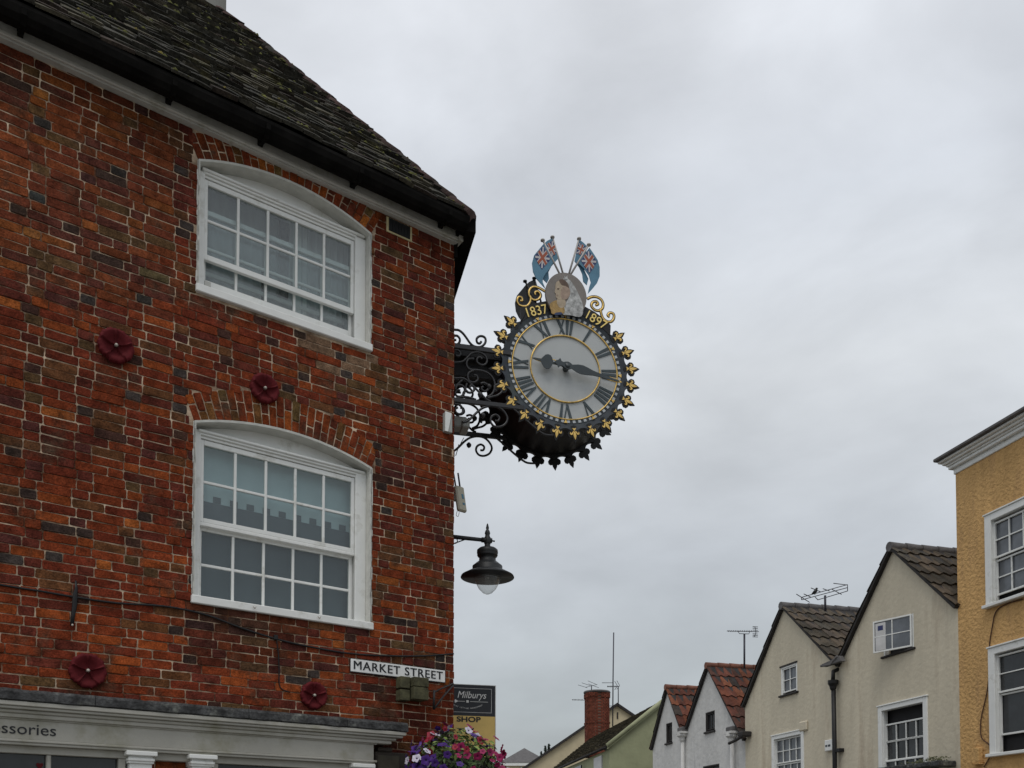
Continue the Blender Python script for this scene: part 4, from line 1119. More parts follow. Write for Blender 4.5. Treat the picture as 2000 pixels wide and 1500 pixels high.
# rear crest: the same outline seen from behind, all black
rc = MB(); dy = YR - YF
off_ = YF
for ol in (LF1, LF2, RF1, RF2):
    rc.prism([kp(*p) for p in ol], YR, YR + 0.008)
rc.prism(lp, YR - 0.02, YR + 0.01); rc.prism(rp_, YR - 0.02, YR + 0.01)
rc.prism(dsc, YR, YR + 0.02)
CK.part('rear_crest', rc, M['black'])
rp2 = MB()
for (a, b) in (((1079, 463), (1100, 536)), ((1060, 469), (1094, 537)), ((1131, 466), (1111, 536)), ((1150, 478), (1114, 537))):
    A_, B_ = K.aty(*a, YF), K.aty(*b, YF); A_.y = YR; B_.y = YR
    rp2.tube([B_, A_], 0.010, 8); rp2.lathe([(0, -0.012), (0.022, -0.008), (0.022, 0.004), (0.01, 0.012), (0, 0.014)], tuple(A_), 10)
CK.part('rear_flagpoles', rp2, M['black'])
rs = MB()
for pts in (sc_l, sc_l2, sc_r, sc_r2):
    q = gpath(pts, YF); 
    for v in q: v.y = YR
    rs.tube(q, 0.0185, 8, sy=0.45)
CK.part('rear_scrolls', rs, M['black'])
ti = MB()
for (x, z) in ((cxk - 0.25, czk + 0.66), (cxk - 0.05, czk + 0.86), (cxk + 0.1, czk + 0.7), (cxk - 0.32, czk + 0.60)):
    ti.tube([(x, YF, z), (x, YR, z)], 0.006, 6)
CK.part('tie_rods', ti, M['black'])

# wrought brackets: drawn once, built in the front and in the rear plane
def fp(pts): return [(K.aty(x, y, YF).x, K.aty(x, y, YF).z) for (x, y) in pts]
def rp(pts): return [(K.aty(x, y, YR).x, K.aty(x, y, YR).z) for (x, y) in pts]
def spiral(c, r0, r1, a0, turns, n=18):
    return [(c[0] + (r0 + (r1 - r0) * i / n) * math.cos(a0 + turns * 2 * math.pi * i / n), c[1] + (r0 + (r1 - r0) * i / n) * math.sin(a0 + turns * 2 * math.pi * i / n)) for i in range(n + 1)]
bars = [[(0.0, 6.395), (0.62, 6.395)], [(0.0, 5.868), (0.75, 5.868)]]
thin = [
    fp([(880, 642), (888, 644), (896, 645), (904, 651), (911, 660), (918, 670), (925, 676), (934, 678), (942, 676), (948, 669), (948, 661), (943, 657), (936, 657), (931, 662), (932, 669), (937, 671), (940, 667)]),
    fp([(886, 656), (893, 656), (898, 662), (897, 669), (892, 673), (886, 671), (886, 665), (891, 664)]),
    fp([(886, 684), (894, 684), (899, 690), (896, 696), (889, 694)]),
    fp([(880, 708), (892, 708), (904, 706), (912, 699), (920, 691), (930, 688), (941, 690), (949, 697), (951, 706), (946, 713), (937, 712), (931, 706), (933, 699), (939, 698), (941, 702)]),
    fp([(926, 701), (916, 701), (911, 708), (912, 716), (918, 722), (930, 723), (944, 725), (957, 732), (965, 744), (966, 757), (961, 770), (950, 776)]),
    fp([(925, 724), (916, 728), (913, 736), (917, 745), (926, 747), (933, 742), (931, 734), (925, 733)]),
    fp([(880, 738), (890, 739), (903, 739), (913, 744), (925, 755), (937, 767), (950, 780), (958, 784)]),
    fp([(884, 758), (893, 751), (903, 742)]),
    fp([(889, 762), (892, 754), (900, 752), (907, 758), (907, 767), (901, 774), (893, 774), (889, 768), (893, 762), (899, 763)]),
    fp([(912, 749), (909, 758), (912, 765), (919, 767), (926, 762), (925, 755), (919, 753), (917, 759)]),
    fp([(952, 778), (961, 775), (972, 772), (981, 764), (980, 755), (973, 751), (966, 754), (966, 761), (971, 764)]),
    fp([(938, 750), (945, 748), (953, 753), (952, 762), (945, 764), (940, 759), (944, 755)]),
    fp([(903, 825), (912, 823), (922, 815), (933, 804), (945, 796), (960, 793), (975, 796), (986, 806), (991, 818), (986, 829), (975, 834), (964, 832), (958, 823), (960, 814), (968, 810), (975, 815), (973, 822), (967, 822)]),
    fp([(886, 789), (896, 790), (903, 797), (904, 805), (898, 809), (891, 806), (889, 799), (894, 796)]),
    fp([(884, 782), (898, 776), (914, 776), (930, 781)]),
    rp([(963, 850), (975, 860), (988, 871), (1002, 884), (1018, 897), (1030, 904), (1046, 905)]),
]
def bracket(y, name, m):
    mb = MB()
    for b in bars: mb.bbox(b[0][0], b[1][0], y - 0.014, y + 0.014, b[0][1] - 0.022, b[0][1] + 0.022, .004)
    for pth in thin:
        q = smoothpath([Vector((x, y, z)) for (x, z) in pth if x > -0.0], 3)
        if len(q) < 3: continue
        mb.tube(q, 0.0115, 8)
    # leaf collars
    for (x, y_) in ((955, 756), (943, 812), (938, 772)):
        c = K.aty(x, y_, YF)
        mb.lathe([(0.0, -0.03), (0.022, -0.012), (0.028, 0.01), (0.012, 0.03), (0, 0.034)], (c.x, y, c.z), 8)
    mb.bbox(0.0, 0.012, y - 0.03, y + 0.03, 5.7, 6.5, .003)
    return CK.part(name, mb, m)
M['iron'] = mat('wrought_iron', (0.018, 0.018, 0.020), rough=0.38, var=0.2, spec=0.5)
bracket(YF, 'scroll_bracket', M['iron']); bracket(YR, 'scroll_bracket', M['iron'])
cas = MB().box(0.0, 0.66, YF + 0.13, YR - 0.0, 6.385, 6.43)
cas.box(0.0, 0.66, YF + 0.13, YF + 0.16, 6.43, 6.50)
CK.part('cover_board', cas, M['black'])
CK.part('drive_casing', MB().box(0.0, 0.75, 0.50, 0.62, 6.22, 6.34), M['black'])
# ================================================================== STREET LAMP
LY = 0.62
lc = K.aty(952, 1128, LY)
LM = T('street_lamp', 'grey-black bracket street lamp with wide shade and glass bowl below the clock', 'street lamp', K, (0.0, LY, lc.z))
shp = [(0.268, 0.0), (0.262, 0.014), (0.20, 0.048), (0.155, 0.062), (0.150, 0.070), (0.150, 0.112), (0.140, 0.120), (0.118, 0.138), (0.085, 0.165), (0.082, 0.205), (0.098, 0.212), (0.104, 0.225), (0.100, 0.235), (0.106, 0.245), (0.104, 0.275), (0.085, 0.292), (0.03, 0.302), (0.028, 0.345), (0.022, 0.35)]
LM.part('shade', MB().lathe(shp + [(0.0, 0.352)], tuple(lc), 40), M['lampiron'])
LM.part('reflector', MB().lathe([(0.260, 0.002), (0.20, 0.034), (0.13, 0.048), (0.0, 0.052)], tuple(lc), 40), M['lampunder'])
LM.part('bowl', MB().lathe([(0.125, 0.035), (0.128, -0.01), (0.115, -0.06), (0.085, -0.115), (0.045, -0.155), (0.015, -0.168), (0.0, -0.169)], tuple(lc), 32), M['lampglass'])
LM.part('bulb', MB().lathe([(0.0, -0.02), (0.015, -0.012), (0.02, 0.01), (0.015, 0.03), (0.0, 0.04)], tuple(lc), 16), M['greypvc'])
LM.part('finial', MB().lathe([(0.026, 0.33), (0.034, 0.345), (0.034, 0.40), (0.026, 0.41), (0.022, 0.43), (0.028, 0.445), (0.022, 0.47), (0.012, 0.482), (0.016, 0.50), (0.008, 0.535), (0.0, 0.55)], tuple(lc), 16), M['lampiron'])
arm = MB().tube([(0.0, LY, lc.z + 0.385), (lc.x - 0.02, LY, lc.z + 0.375)], [0.022, 0.019], 12)
arm.tube([(lc.x - 0.06, LY, lc.z + 0.376), (lc.x + 0.045, LY, lc.z + 0.375)], 0.026, 12).tube([(lc.x + 0.04, LY, lc.z + 0.375), (lc.x + 0.075, LY, lc.z + 0.372)], 0.008, 8)
LM.part('arm', arm, M['lampiron'])
br = MB().tube([(0.0, LY, lc.z + 0.26), (0.07, LY, lc.z + 0.295), (0.24, LY, lc.z + 0.37)], 0.006, 6)
br.tube([(0.125 + 0.028 * math.cos(a), LY, lc.z + 0.345 + 0.028 * math.sin(a)) for a in [k * math.pi / 8 for k in range(16)]], 0.005, 6, closed=True)
br.tube([(0.06 + 0.04 * math.cos(a), LY, lc.z + 0.33 + 0.04 * math.sin(a)) for a in [k * math.pi / 8 for k in range(16)]], 0.005, 6, closed=True)
LM.part('brace', br, M['lampiron'])
LM.part('wall_plate', MB().bbox(0, 0.02, LY - 0.05, LY + 0.05, lc.z + 0.22, lc.z + 0.45), M['lampiron'])

# floodlights and wireless unit on the side wall
fc = K.aty(900, 828, 0.5)
t = T('floodlight', 'pale grey box floodlight hanging under the clock bracket beside the corner', 'floodlight', K, (0.02, 0.5, fc.z))
t.part('housing', MB().bbox(0.0, fc.x + 0.055, 0.46, 0.60, fc.z - 0.045, fc.z + 0.06, .01).bbox(fc.x + 0.0, fc.x + 0.078, 0.43, 0.62, fc.z - 0.055, fc.z + 0.015, .01), M['greypvc'])
t.part('mount', MB().tube([(0.0, 0.55, fc.z - 0.16), (0.03, 0.55, fc.z - 0.10), (0.07, 0.55, fc.z - 0.03)], 0.012).bbox(0, 0.05, 0.5, 0.58, fc.z - 0.12, fc.z - 0.06), M['black'])
t = T('hanging_wire', 'thin black looped wire hanging below the floodlight', 'wire', K, (0.03, 0.45, 4.9))
t.part('wire', MB().tube(smoothpath([K.aty(*q, 0.45) for q in ((906, 855), (900, 866), (894, 878), (890, 890), (892, 884), (896, 868))], 4), 0.004, 6), M['black'])
ac = K.aty(899, 975, 0.42)
t = T('wireless_access_point', 'cream wireless box with two dark rod antennas on the corner', 'antenna box', K, (0.05, 0.42, ac.z - 0.15))
rr = Matrix.Translation(ac) @ Matrix.Rotation(R(-8), 4, 'Y') @ Matrix.Rotation(R(38), 4, 'Z')
t.part('box', MB().bbox(-0.062, 0.062, -0.022, 0.022, -0.125, 0.125, .014, M=rr), M['beigepvc'])
t.part('badge', MB().box(0.0, 0.028, -0.0245, -0.02, 0.0, 0.045, M=rr).box(0.0, 0.032, -0.0245, -0.02, -0.06, -0.04, M=rr), M['flagblue'])
t.part('antenna', MB().tube([rr @ Vector((-0.045, 0, 0.12)), rr @ Vector((-0.045, 0, 0.17)), rr @ Vector((-0.045, 0, 0.28))], [0.008, 0.008, 0.003]), M['mast'])
t.part('antenna', MB().tube([rr @ Vector((0.02, 0, 0.12)), rr @ Vector((0.02, 0, 0.26))], [0.009, 0.0085]), M['mast'])
t.part('mount', MB().bbox(-0.02, ac.x, 0.40, 0.45, ac.z - 0.02, ac.z + 0.05, .006).tube(smoothpath([(ac.x - .03, .42, ac.z - .12), (ac.x - .04, .42, ac.z - .16), (ac.x - .02, .42, ac.z - .17), (ac.x - .01, .42, ac.z - .13)], 4), 0.003, 6), M['greypvc'])

# ================================================================== ESTATE AGENT BOARD
YB = 1.1
a_ = K.aty(884, 1338, YB); b_ = K.aty(967, 1340, YB); s_ = K.aty(967, 1400, YB)
bx0, bx1, bz1, bz0 = 0.02, b_.x, b_.z, b_.z - 0.78; zs = s_.z
t = T('estate_agent_board', 'black and yellow agency board projecting from the side wall behind the flowers', 'sign board', K, (0.0, YB, bz0))
t.part('panel', MB().box(bx0, bx1, YB, YB + 0.012, zs, bz1), M['boardblack'])
t.part('lower_panel', MB().box(bx0, bx1, YB, YB + 0.012, bz0, zs), M['signgold'])
t.part('edge', MB().box(bx1, bx1 + 0.008, YB - 0.004, YB + 0.02, bz0, bz1 + 0.006).box(bx0, bx1, YB - 0.004, YB + 0.02, bz1, bz1 + 0.006), M['signwhite'])
ln = MB(); i0, i1, j0, j1 = bx0 + 0.03, K.aty(960, 1348, YB).x, K.aty(960, 1393, YB).z, K.aty(960, 1346, YB).z
for (p, q, r_, s2) in ((i0, i1, j1 - .003, j1), (i0, i1, j0, j0 + .003), (i1 - .003, i1, j0 + .003, j1 - .003), (i0, i0 + .003, j0 + .003, j1 - .003)): ln.box(p, q, YB - 0.003, YB, r_, s2)
zl = K.aty(915, 1370.5, YB).z
ln.box(i0 + 0.02, K.aty(908, 1370, YB).x, YB - 0.003, YB, zl, zl + 0.004); ln.box(K.aty(918, 1370, YB).x, K.aty(953, 1370, YB).x, YB - 0.003, YB, zl, zl + 0.004)
xd = K.aty(913, 1370, YB).x; ln.bbox(xd - .013, xd + .013, YB - 0.004, YB, zl - 0.011, zl + 0.015, .002)
xa = K.aty(892, 1370, YB).x; ln.prism([(xa - .02, zl - .018), (xa + .018, zl + .002), (xa - .02, zl + .022)], YB - 0.004, YB)
t.part('border', ln, M['signwhite'])
me = text_mesh('Milburys', 0.102, depth=0.003, shear=0.28, sx_=0.88); me.materials.append(M['signwhite'])
xc = K.aty(917, 1360, YB)
xr_ = K.aty(950, 1360, YB).x; bxs = [v.co.x for v in me.vertices]; 
t.place('lettering', me, (xr_ - max(bxs), YB - 0.002, xc.z + 0.012), (R(90), 0, 0))
arcw = 'SALES LETTING MANAGEMENT'; cz_ = zl - 0.07 + 0.34; Ra = 0.34; x_c = xd - 0.0
lm = MB()
for i, chh in enumerate(arcw):
    if chh == ' ': continue
    me = text_mesh(chh, 0.019, depth=0.002); an = R(-27 + 54 * i / (len(arcw) - 1))
    Mx = Matrix.Translation((x_c + Ra * math.sin(an), YB - 0.002, cz_ - Ra * math.cos(an))) @ Matrix.Rotation(-an, 4, 'Y') @ Matrix.Rotation(R(90), 4, 'X')
    lm.add([Mx @ v.co for v in me.vertices], [list(p.vertices) for p in me.polygons])
t.part('arched_lettering', lm, M['signwhite'])
me = text_mesh('SHOP', 0.075, depth=0.003, sx_=1.35, weight=0.0022); me.materials.append(M['signblack'])
q = K.aty(939, 1405.5, YB); bxs = [v.co.x for v in me.vertices]
t.place('lettering', me, (q.x - max(bxs), YB - 0.002, K.aty(915, 1405.5, YB).z), (R(90), 0, 0))
t.part('rail', MB().tube([(0.0, YB + 0.02, bz1 - 0.01), (bx1, YB + 0.02, bz1 - 0.01)], 0.008), M['black'])

# ================================================================== HANGING BASKET
bc = CAMV + ray(893, 1520) * 7.75
FB = Frame((bc.x, bc.y, 0), AW)
HB = T('hanging_basket', 'hanging basket full of magenta, purple and white petunias at the brick corner', 'flower basket', FB, (0, 0, bc.z - 0.35))
BR = (0.445, 0.40, 0.46)
def surf(u, v, k=1.0):
    d = Vector((math.cos(u) * math.cos(v), math.sin(u) * math.cos(v), math.sin(v)))
    bump_ = 1 + 0.14 * noise.noise(d * 2.3)
    return Vector((d.x * BR[0] * k * bump_, d.y * BR[1] * k * bump_, bc.z + d.z * BR[2] * k * bump_ * (0.9 if d.z > 0 else 0.8))), d
def orient(d, roll):
    return (d + Vector((random.gauss(0, .35), random.gauss(0, .35), random.gauss(0, .3)))).to_track_quat('Z', 'Y').to_matrix().to_4x4() @ Matrix.Rotation(roll, 4, 'Z')
lf = MB(); random.seed(21)
for i in range(3400):
    p, d = surf(random.uniform(0, 2 * math.pi), math.asin(random.uniform(-0.85, 1)), random.uniform(0.6, 1.0))
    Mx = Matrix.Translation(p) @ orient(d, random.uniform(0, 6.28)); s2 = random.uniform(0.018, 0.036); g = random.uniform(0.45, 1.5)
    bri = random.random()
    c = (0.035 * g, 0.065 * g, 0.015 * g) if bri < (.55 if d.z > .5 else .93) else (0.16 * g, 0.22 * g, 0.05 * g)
    lf.add([Mx @ Vector(v) * 1 for v in [(0, -s2, 0), (s2 * .45, 0, s2 * .2), (0, s2, 0), (-s2 * .45, 0, s2 * .2)]], [(0, 1, 2), (0, 2, 3)], c)
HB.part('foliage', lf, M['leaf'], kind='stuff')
HB.part('basket', MB().lathe([(0.0, bc.z - 0.34), (0.15, bc.z - 0.33), (0.24, bc.z - 0.2), (0.27, bc.z - 0.04), (0.25, bc.z - 0.04), (0.0, bc.z - 0.03)], (0, 0, 0), 20), M['black'])
HB.part('soil_core', MB().lathe([(0.0, bc.z - 0.25), (0.24, bc.z - 0.1), (0.28, bc.z + 0.03), (0.2, bc.z + 0.2), (0.0, bc.z + 0.24)], (0, 0, 0), 16), M['verge'])
def bloom(col, cen, s):
    mb = MB(); n = 20; vs = [(0, 0, -s * 0.35)]
    for ring, (rr_, h) in enumerate(((0.22, -0.12), (0.65, 0.02), (1.0, -0.02))):
        for k in range(n):
            a = 2 * math.pi * k / n; lob = 1 + (0.13 * math.cos(5 * a) if ring else 0)
            z = s * (h + (0.06 * math.cos(10 * a) if ring == 2 else 0))
            vs.append((s * rr_ * lob * math.cos(a), s * rr_ * lob * math.sin(a), z))
    fi = [(0, 1 + (k + 1) % n, 1 + k) for k in range(n)]
    fo2 = []
    for r_ in range(2):
        for k in range(n): fo2.append((1 + r_ * n + k, 1 + r_ * n + (k + 1) % n, 1 + (r_ + 1) * n + (k + 1) % n, 1 + (r_ + 1) * n + k))
    mb.add(vs, fi, cen, True); o_ = len(mb.v)
    mb.f += [list(f) for f in fo2]; mb.c += [col] * len(fo2); mb.sm += [True] * len(fo2)
    return mb
kinds = [((0.20, 0.003, 0.05), (0.07, 0.002, 0.02)), ((0.27, 0.005, 0.075), (0.1, 0.003, 0.04)), ((0.045, 0.010, 0.14), (0.02, 0.005, 0.05)),
         ((0.50, 0.47, 0.56), (0.06, 0.03, 0.08)), ((0.07, 0.018, 0.20), (0.02, 0.006, 0.06)), ((0.26, 0.010, 0.03), (0.09, 0.005, 0.012))]
bms = [bloom(c, e_, 0.033).mesh('flower', M['petal']) for c, e_ in kinds]
camdir = (CAMV - bc).normalized(); cl = FB.loc(FB.o + camdir); cl.z = camdir.z; cl.normalize()
placed = []; cnt = 0; tries = 0; rest = MB()
while cnt < 210 and tries < 9000:
    tries += 1
    u = random.uniform(0, 2 * math.pi); v = math.asin(random.uniform(-0.8, 0.99))
    p, d = surf(u, v, random.uniform(0.95, 1.08))
    if d.z > 0.6 and random.random() < 0.5: continue
    if any((p - q).length < 0.040 for q in placed): continue
    vis = d.dot(cl) > -0.1
    if not vis and random.random() < 0.7: continue
    placed.append(p)
    sidex = d.x * 0.8
    r_ = random.random() + 0.28 * (sidex) 
    nz_ = noise.noise(p * 5 + Vector((2, 5, 9)))
    if sidex > 0.36: kd = random.choice((0, 1, 1, 0, 3))
    elif nz_ > 0.05: kd = random.choice((2, 4, 2, 4, 2, 4, 3))
    elif nz_ < -0.15: kd = random.choice((0, 1, 5, 5))
    else: kd = random.choice((0, 1, 2, 4, 2, 3, 5))
    sc = random.uniform(0.7, 1.25)
    q_ = (d * 0.7 + cl * 0.25 + Vector((random.gauss(0, .5), random.gauss(0, .5), random.gauss(0, .5)))).to_track_quat('Z', 'Y')
    if vis and cnt < 100:
        o = HB.place('flower', bms[kd], p, q_.to_euler(), scale=(sc, sc, sc))
        cnt += 1
    else:
        Mx = Matrix.Translation(p) @ q_.to_matrix().to_4x4() @ Matrix.Scale(sc, 4); b0 = bloom(*kinds[kd], 0.036)
        o0 = len(rest.v); rest.v += [tuple(Mx @ Vector(x_)) for x_ in b0.v]; rest.f += [[i_ + o0 for i_ in f] for f in b0.f]; rest.c += b0.c; rest.sm += b0.sm
        cnt += 1 if cnt >= 100 else 0
HB.part('more_blooms', rest, M['petal'], kind='stuff')
bw_ = W.loc(bc); wl = FB.loc(W.world((bw_.x, 0, 0)))
HB.part('bracket', MB().tube([(0, 0, bc.z + 0.5), (wl.x, wl.y, bc.z + 0.5)], 0.012).tube([(0, 0, bc.z + 0.5), (0, 0, bc.z - 0.03)], 0.005).tube([(0, -wl.y * 0 + wl.y * .4, bc.z + 0.5), (wl.x, wl.y, bc.z + 0.15)], 0.01) if False else MB().tube([(0, 0, bc.z - 0.05), (wl.x, wl.y, bc.z - 0.15)], 0.015), M['black'])
p = W.aty(732, 1452, -0.02)
t = T('dark_wall_cabinet', 'dark brown cabinet on the wall behind the flower basket', 'cabinet', W, (-0.7, 0, 1.7))
t.part('box', MB().bbox(-0.83, -0.5, -0.07, 0, 1.75, 2.40, .01).bbox(-0.80, -0.66, -0.075, 0, 2.40, 2.44, .01), mat('dark_oak', (0.03, 0.024, 0.018), var=0.5, scale=9, bump=0.004))
t.part('door', MB().bbox(-0.81, -0.60, -0.082, -0.07, 1.78, 2.37, .004), mat('dark_oak_door', (0.045, 0.04, 0.028), var=0.5, scale=9))

# ================================================================== FAR SIDE OF THE STREET
RZ = R(-90)
def HP(x, y, off=0.0): p = H.atx(x, y, off); return p     # point on the facades line
def rot90(mb):   # canonical (X right, Y into the wall) -> facade frame (x into, y along the street)
    mb.v = [(v[1], -v[0], v[2]) for v in mb.v]; return mb
def fwin(t, y0, y1, z0, z1, frame_w, panes, gl, label=None, rec=0.05, proud=0.0, fm='white', sill=True, mul=0.022):
    """window between y0 (near) and y1 (far); panes = list of (z0, z1, cols, rows, recess)"""
    X0, X1 = -y1, -y0
    f = MB(); pr = -proud
    f.bbox(X0, X0 + frame_w, pr, rec + 0.05, z0, z1, .008); f.bbox(X1 - frame_w, X1, pr, rec + 0.05, z0, z1, .008)
    f.bbox(X0 + frame_w, X1 - frame_w, pr, rec + 0.05, z1 - frame_w * 0.8, z1, .008)
    if proud:
        f.bbox(X0 - 0.02, X1 + 0.02, pr - 0.02, 0.02, z1, z1 + 0.03, .006)
        f.bbox(X0 + frame_w, X0 + frame_w + 0.02, 0.01, rec + .05, z0, z1 - frame_w * .8); f.bbox(X1 - frame_w - 0.02, X1 - frame_w, 0.01, rec + .05, z0, z1 - frame_w * .8)
    o_ = t.part('window', rot90(f), M[fm], label=label)
    s2 = MB(); g2 = MB()
    for (a, b, c_, r_, dp) in panes:
        gx0_, gx1_ = X0 + frame_w + 0.03, X1 - frame_w - 0.03
        sash(s2, gx0_, gx1_, a, b, rec - 0.03 + dp, c_, r_, st=0.03, rail0=0.035, rail1=0.035, bar=mul)
        g2.box(gx0_, gx1_, rec + dp + 0.012, rec + dp + 0.016, a, b)
    t.part('sash', rot90(s2), M[fm], o_)
    t.part('pane', rot90(g2), M[gl], o_)
    t.part('dark_gap', rot90(MB().box(X0 + 0.01, X1 - 0.01, rec + 0.11, rec + 0.115, z0 + 0.01, z1 - 0.01)), M['darkroom'], o_)
    if sill: t.part('sill', rot90(MB().bbox(X0 - 0.04, X1 + 0.04, -0.06 - proud, rec + 0.05, z0 - 0.06, z0, .008)), M[fm], o_)
    return o_
def facade(t, y0, y1, topf, brk, ops, m, name='wall', depth=0.18):
    ops2 = [Op(-o.x1, -o.x0, o.z0, o.z1) for o in ops]
    mb = wall_mesh(-y1, -y0, 0.0, lambda x: topf(-x), ops2, depth, [-b for b in brk])
    return t.part(name, rot90(mb), m)

# ---- yellow building
Y = T('yellow_house', 'ochre roughcast house with white cornice at the right edge', 'house', H, (0, 15.2, 0))
W1 = Op(13.05, 14.42, 6.06, 7.74); W2 = Op(12.95, 14.39, 3.28, 5.24)
yw = wall_mesh(-15.2, -8.0, 0.0, lambda x: 9.3, [Op(-o.x1, -o.x0, o.z0, o.z1) for o in (W1, W2)], 0.14)
Y.part('wall', rot90(yw), M['yellow'])
Y.part('end_wall', MB().box(0.004, 7.0, 15.10, 15.2, 0, 9.28), M['yellow'])
Y.part('near_wall', MB().box(0.004, 7.0, 8.0, 8.1, 0, 9.28), M['yellow'])
co_ = MB()
for (z0, z1, p) in ((8.86, 8.97, 0.03), (8.97, 9.03, 0.10), (9.03, 9.07, 0.13), (9.07, 9.12, 0.18), (9.12, 9.165, 0.24)):
    co_.bbox(-p, 7.0, 7.9, 15.2 + p * 0.9, z0, z1, .01)
Y.part('cornice', co_, M['white'])
Y.part('roof', MB().bbox(-0.31, 7.0, 7.9, 15.46, 9.165, 9.23, .015), M['slateroof'])
fwin(Y, W1.x0, W1.x1, W1.z0, W1.z1, 0.16, [(6.93, 7.54, 3, 2, 0.0), (6.24, 6.84, 3, 2, 0.04)], 'greyglass', 'white four-row sash window, upper one', proud=0.05, mul=0.025)
fwin(Y, W2.x0, W2.x1, W2.z0, W2.z1, 0.16, [(4.42, 5.05, 1, 2, 0.0), (3.64, 4.34, 1, 1, 0.04)], 'darkglass', 'white sash window left open at the bottom', proud=0.05)
t = T('house_wire', 'thin brown wire running down the yellow wall between its windows', 'wire', H, (-0.02, 14.5, 3.2))
t.part('wire', MB().tube(smoothpath([HP(*q, -0.02) for q in ((1998, 1170), (1965, 1180), (1945, 1195), (1937, 1230), (1932, 1265), (1933, 1300), (1928, 1350), (1916, 1405), (1917, 1440), (1932, 1455), (1934, 1475), (1922, 1498))], 4), 0.011, 6), mat('old_wire', (0.08, 0.035, 0.02)))
p = HP(1906, 1492); q = HP(1920, 1460)
t = T('ochre_vent_box', 'small ochre painted box at the foot of the yellow wall edge', 'box', H, (0, (p.y + q.y) / 2, p.z))
t.part('box', MB().bbox(-0.10, 0, q.y, p.y, p.z, q.z, .01).box(-0.11, 0, q.y - .02, p.y + .02, p.z - .02, p.z), M['yellow'])

# ---- pantiled gable houses
def pantiles(t, roof, x0, x1, ya, za, yb, zb, cols, expo=0.30, tw=0.26, amp=0.016):
    """slope from eave (ya, za) to ridge (yb, zb), running back from x0 to x1"""
    L_ = math.hypot(yb - ya, zb - za); uy, uz = (yb - ya) / L_, (zb - za) / L_; ny, nz = -uz, uy
    if nz < 0: ny, nz = -ny, -nz
    mb = MB(); nr = int(L_ / expo) + 1; nt_ = int((x1 - x0) / tw) + 1
    for r_ in range(nr):
        s0 = r_ * expo - 0.02; s1 = min(s0 + expo + 0.03, L_)
        ry = random.uniform(-0.012, 0.012)
        for k in range(nt_):
            g = random.uniform(0.7, 1.25); c = random.choice(cols); c = tuple(v * g for v in c); j = random.uniform(-0.006, 0.006); lz = random.uniform(-.006, .006)
            n = 6
            for i in range(n):
                vs = []
                for (ii, ss, base) in ((i, s0, 0.045), (i + 1, s0, 0.045), (i + 1, s1, 0.008), (i, s1, 0.008)):
                    f = ii / n; x = x0 + (k + f) * tw
                    sag = 0.035 * math.sin(x * 0.9 + 1) * (1 - abs(ss / L_ - .5))
                    h = base + lz + amp * (1.0 * math.sin(f * 2 * math.pi) + 0.25 * math.sin(4 * math.pi * f)) + sag
                    s_2 = ss + (j + ry if ss == s0 else 0) + (0.018 * math.sin(f * 2 * math.pi) if ss == s0 else 0)
                    vs.append((x, ya + uy * s_2 + ny * h, za + uz * s_2 + nz * h))
                v0, v1 = vs[0], vs[1]; d = 0.028
                vs += [(v0[0], v0[1] - ny * d, v0[2] - nz * d), (v1[0], v1[1] - ny * d, v1[2] - nz * d)]
                mb.add(vs, [(0, 1, 2, 3), (0, 4, 5, 1)], c, False)
    return t.part('pantiles', mb, M['pantile'], roof)
def gable_house(t, yn, zn, ya, za, yf, zf, wallm, ops, cols, depth=6.5, over=0.10, ridgem='verge', expo=0.30):
    """near foot (yn, zn), apex (ya, za), far foot (yf, zf) of the street gable"""
    def top(y):
        if y <= ya: return zn + (za - zn) * (y - yn) / (ya - yn)
        return zf + (za - zf) * (yf - y) / (yf - ya)
    facade(t, yn, yf, top, [ya], ops, wallm)
    t.part('rear_wall', MB().prism([(yn, 0), (yn, zn), (ya, za), (yf, zf), (yf, 0)], depth - 0.1, depth, axis='x'), wallm)
    rf = MB(); th = 0.06
    def slab(y0, z0, y1, z1):
        d = Vector((y1 - y0, z1 - z0)); n = Vector((-d.y, d.x)).normalized(); n = n if n.y > 0 else -n
        rf.prism([(y0, z0), (y1, z1), (y1 + n.x * th, z1 + n.y * th), (y0 + n.x * th, z0 + n.y * th)], -over, depth, axis='x')
    slab(yn, zn, ya, za); slab(yf, zf, ya, za)
    ro_ = t.part('roof', rf, M['verge'])
    nn = math.hypot(ya - yn, za - zn)
    o1 = 0.05
    pantiles(t, ro_, -over - 0.02, depth, yn - (za - zn) / nn * 0.03, zn + 0.03, ya, za + 0.03, cols, expo=expo)
    pantiles(t, ro_, -over - 0.02, depth, yf + 0.03, zf + 0.03, ya, za + 0.03, cols, expo=expo * 1.4, tw=0.44)
    rd = MB(); x = -over - 0.02
    while x < depth:
        rd.tube([(x, ya, za + 0.055 + random.uniform(-.006, .006)), (x + 0.42, ya, za + 0.05)], [0.105, 0.095], 10); x += 0.4
    t.part('ridge_tiles', rd, M['slateroof'] if ridgem == 'verge' else M[ridgem], ro_)
    return ro_
brown = [(0.085, 0.070, 0.052), (0.075, 0.063, 0.048), (0.095, 0.074, 0.054), (0.068, 0.060, 0.048), (0.088, 0.070, 0.056)]
redt = [(0.145, 0.052, 0.032), (0.115, 0.045, 0.032), (0.085, 0.042, 0.032), (0.17, 0.064, 0.036), (0.055, 0.044, 0.038), (0.13, 0.05, 0.034)]
M['redridge'] = mat('red_ridge', (0.165, 0.065, 0.04), var=0.4, scale=4, bump=0.006)
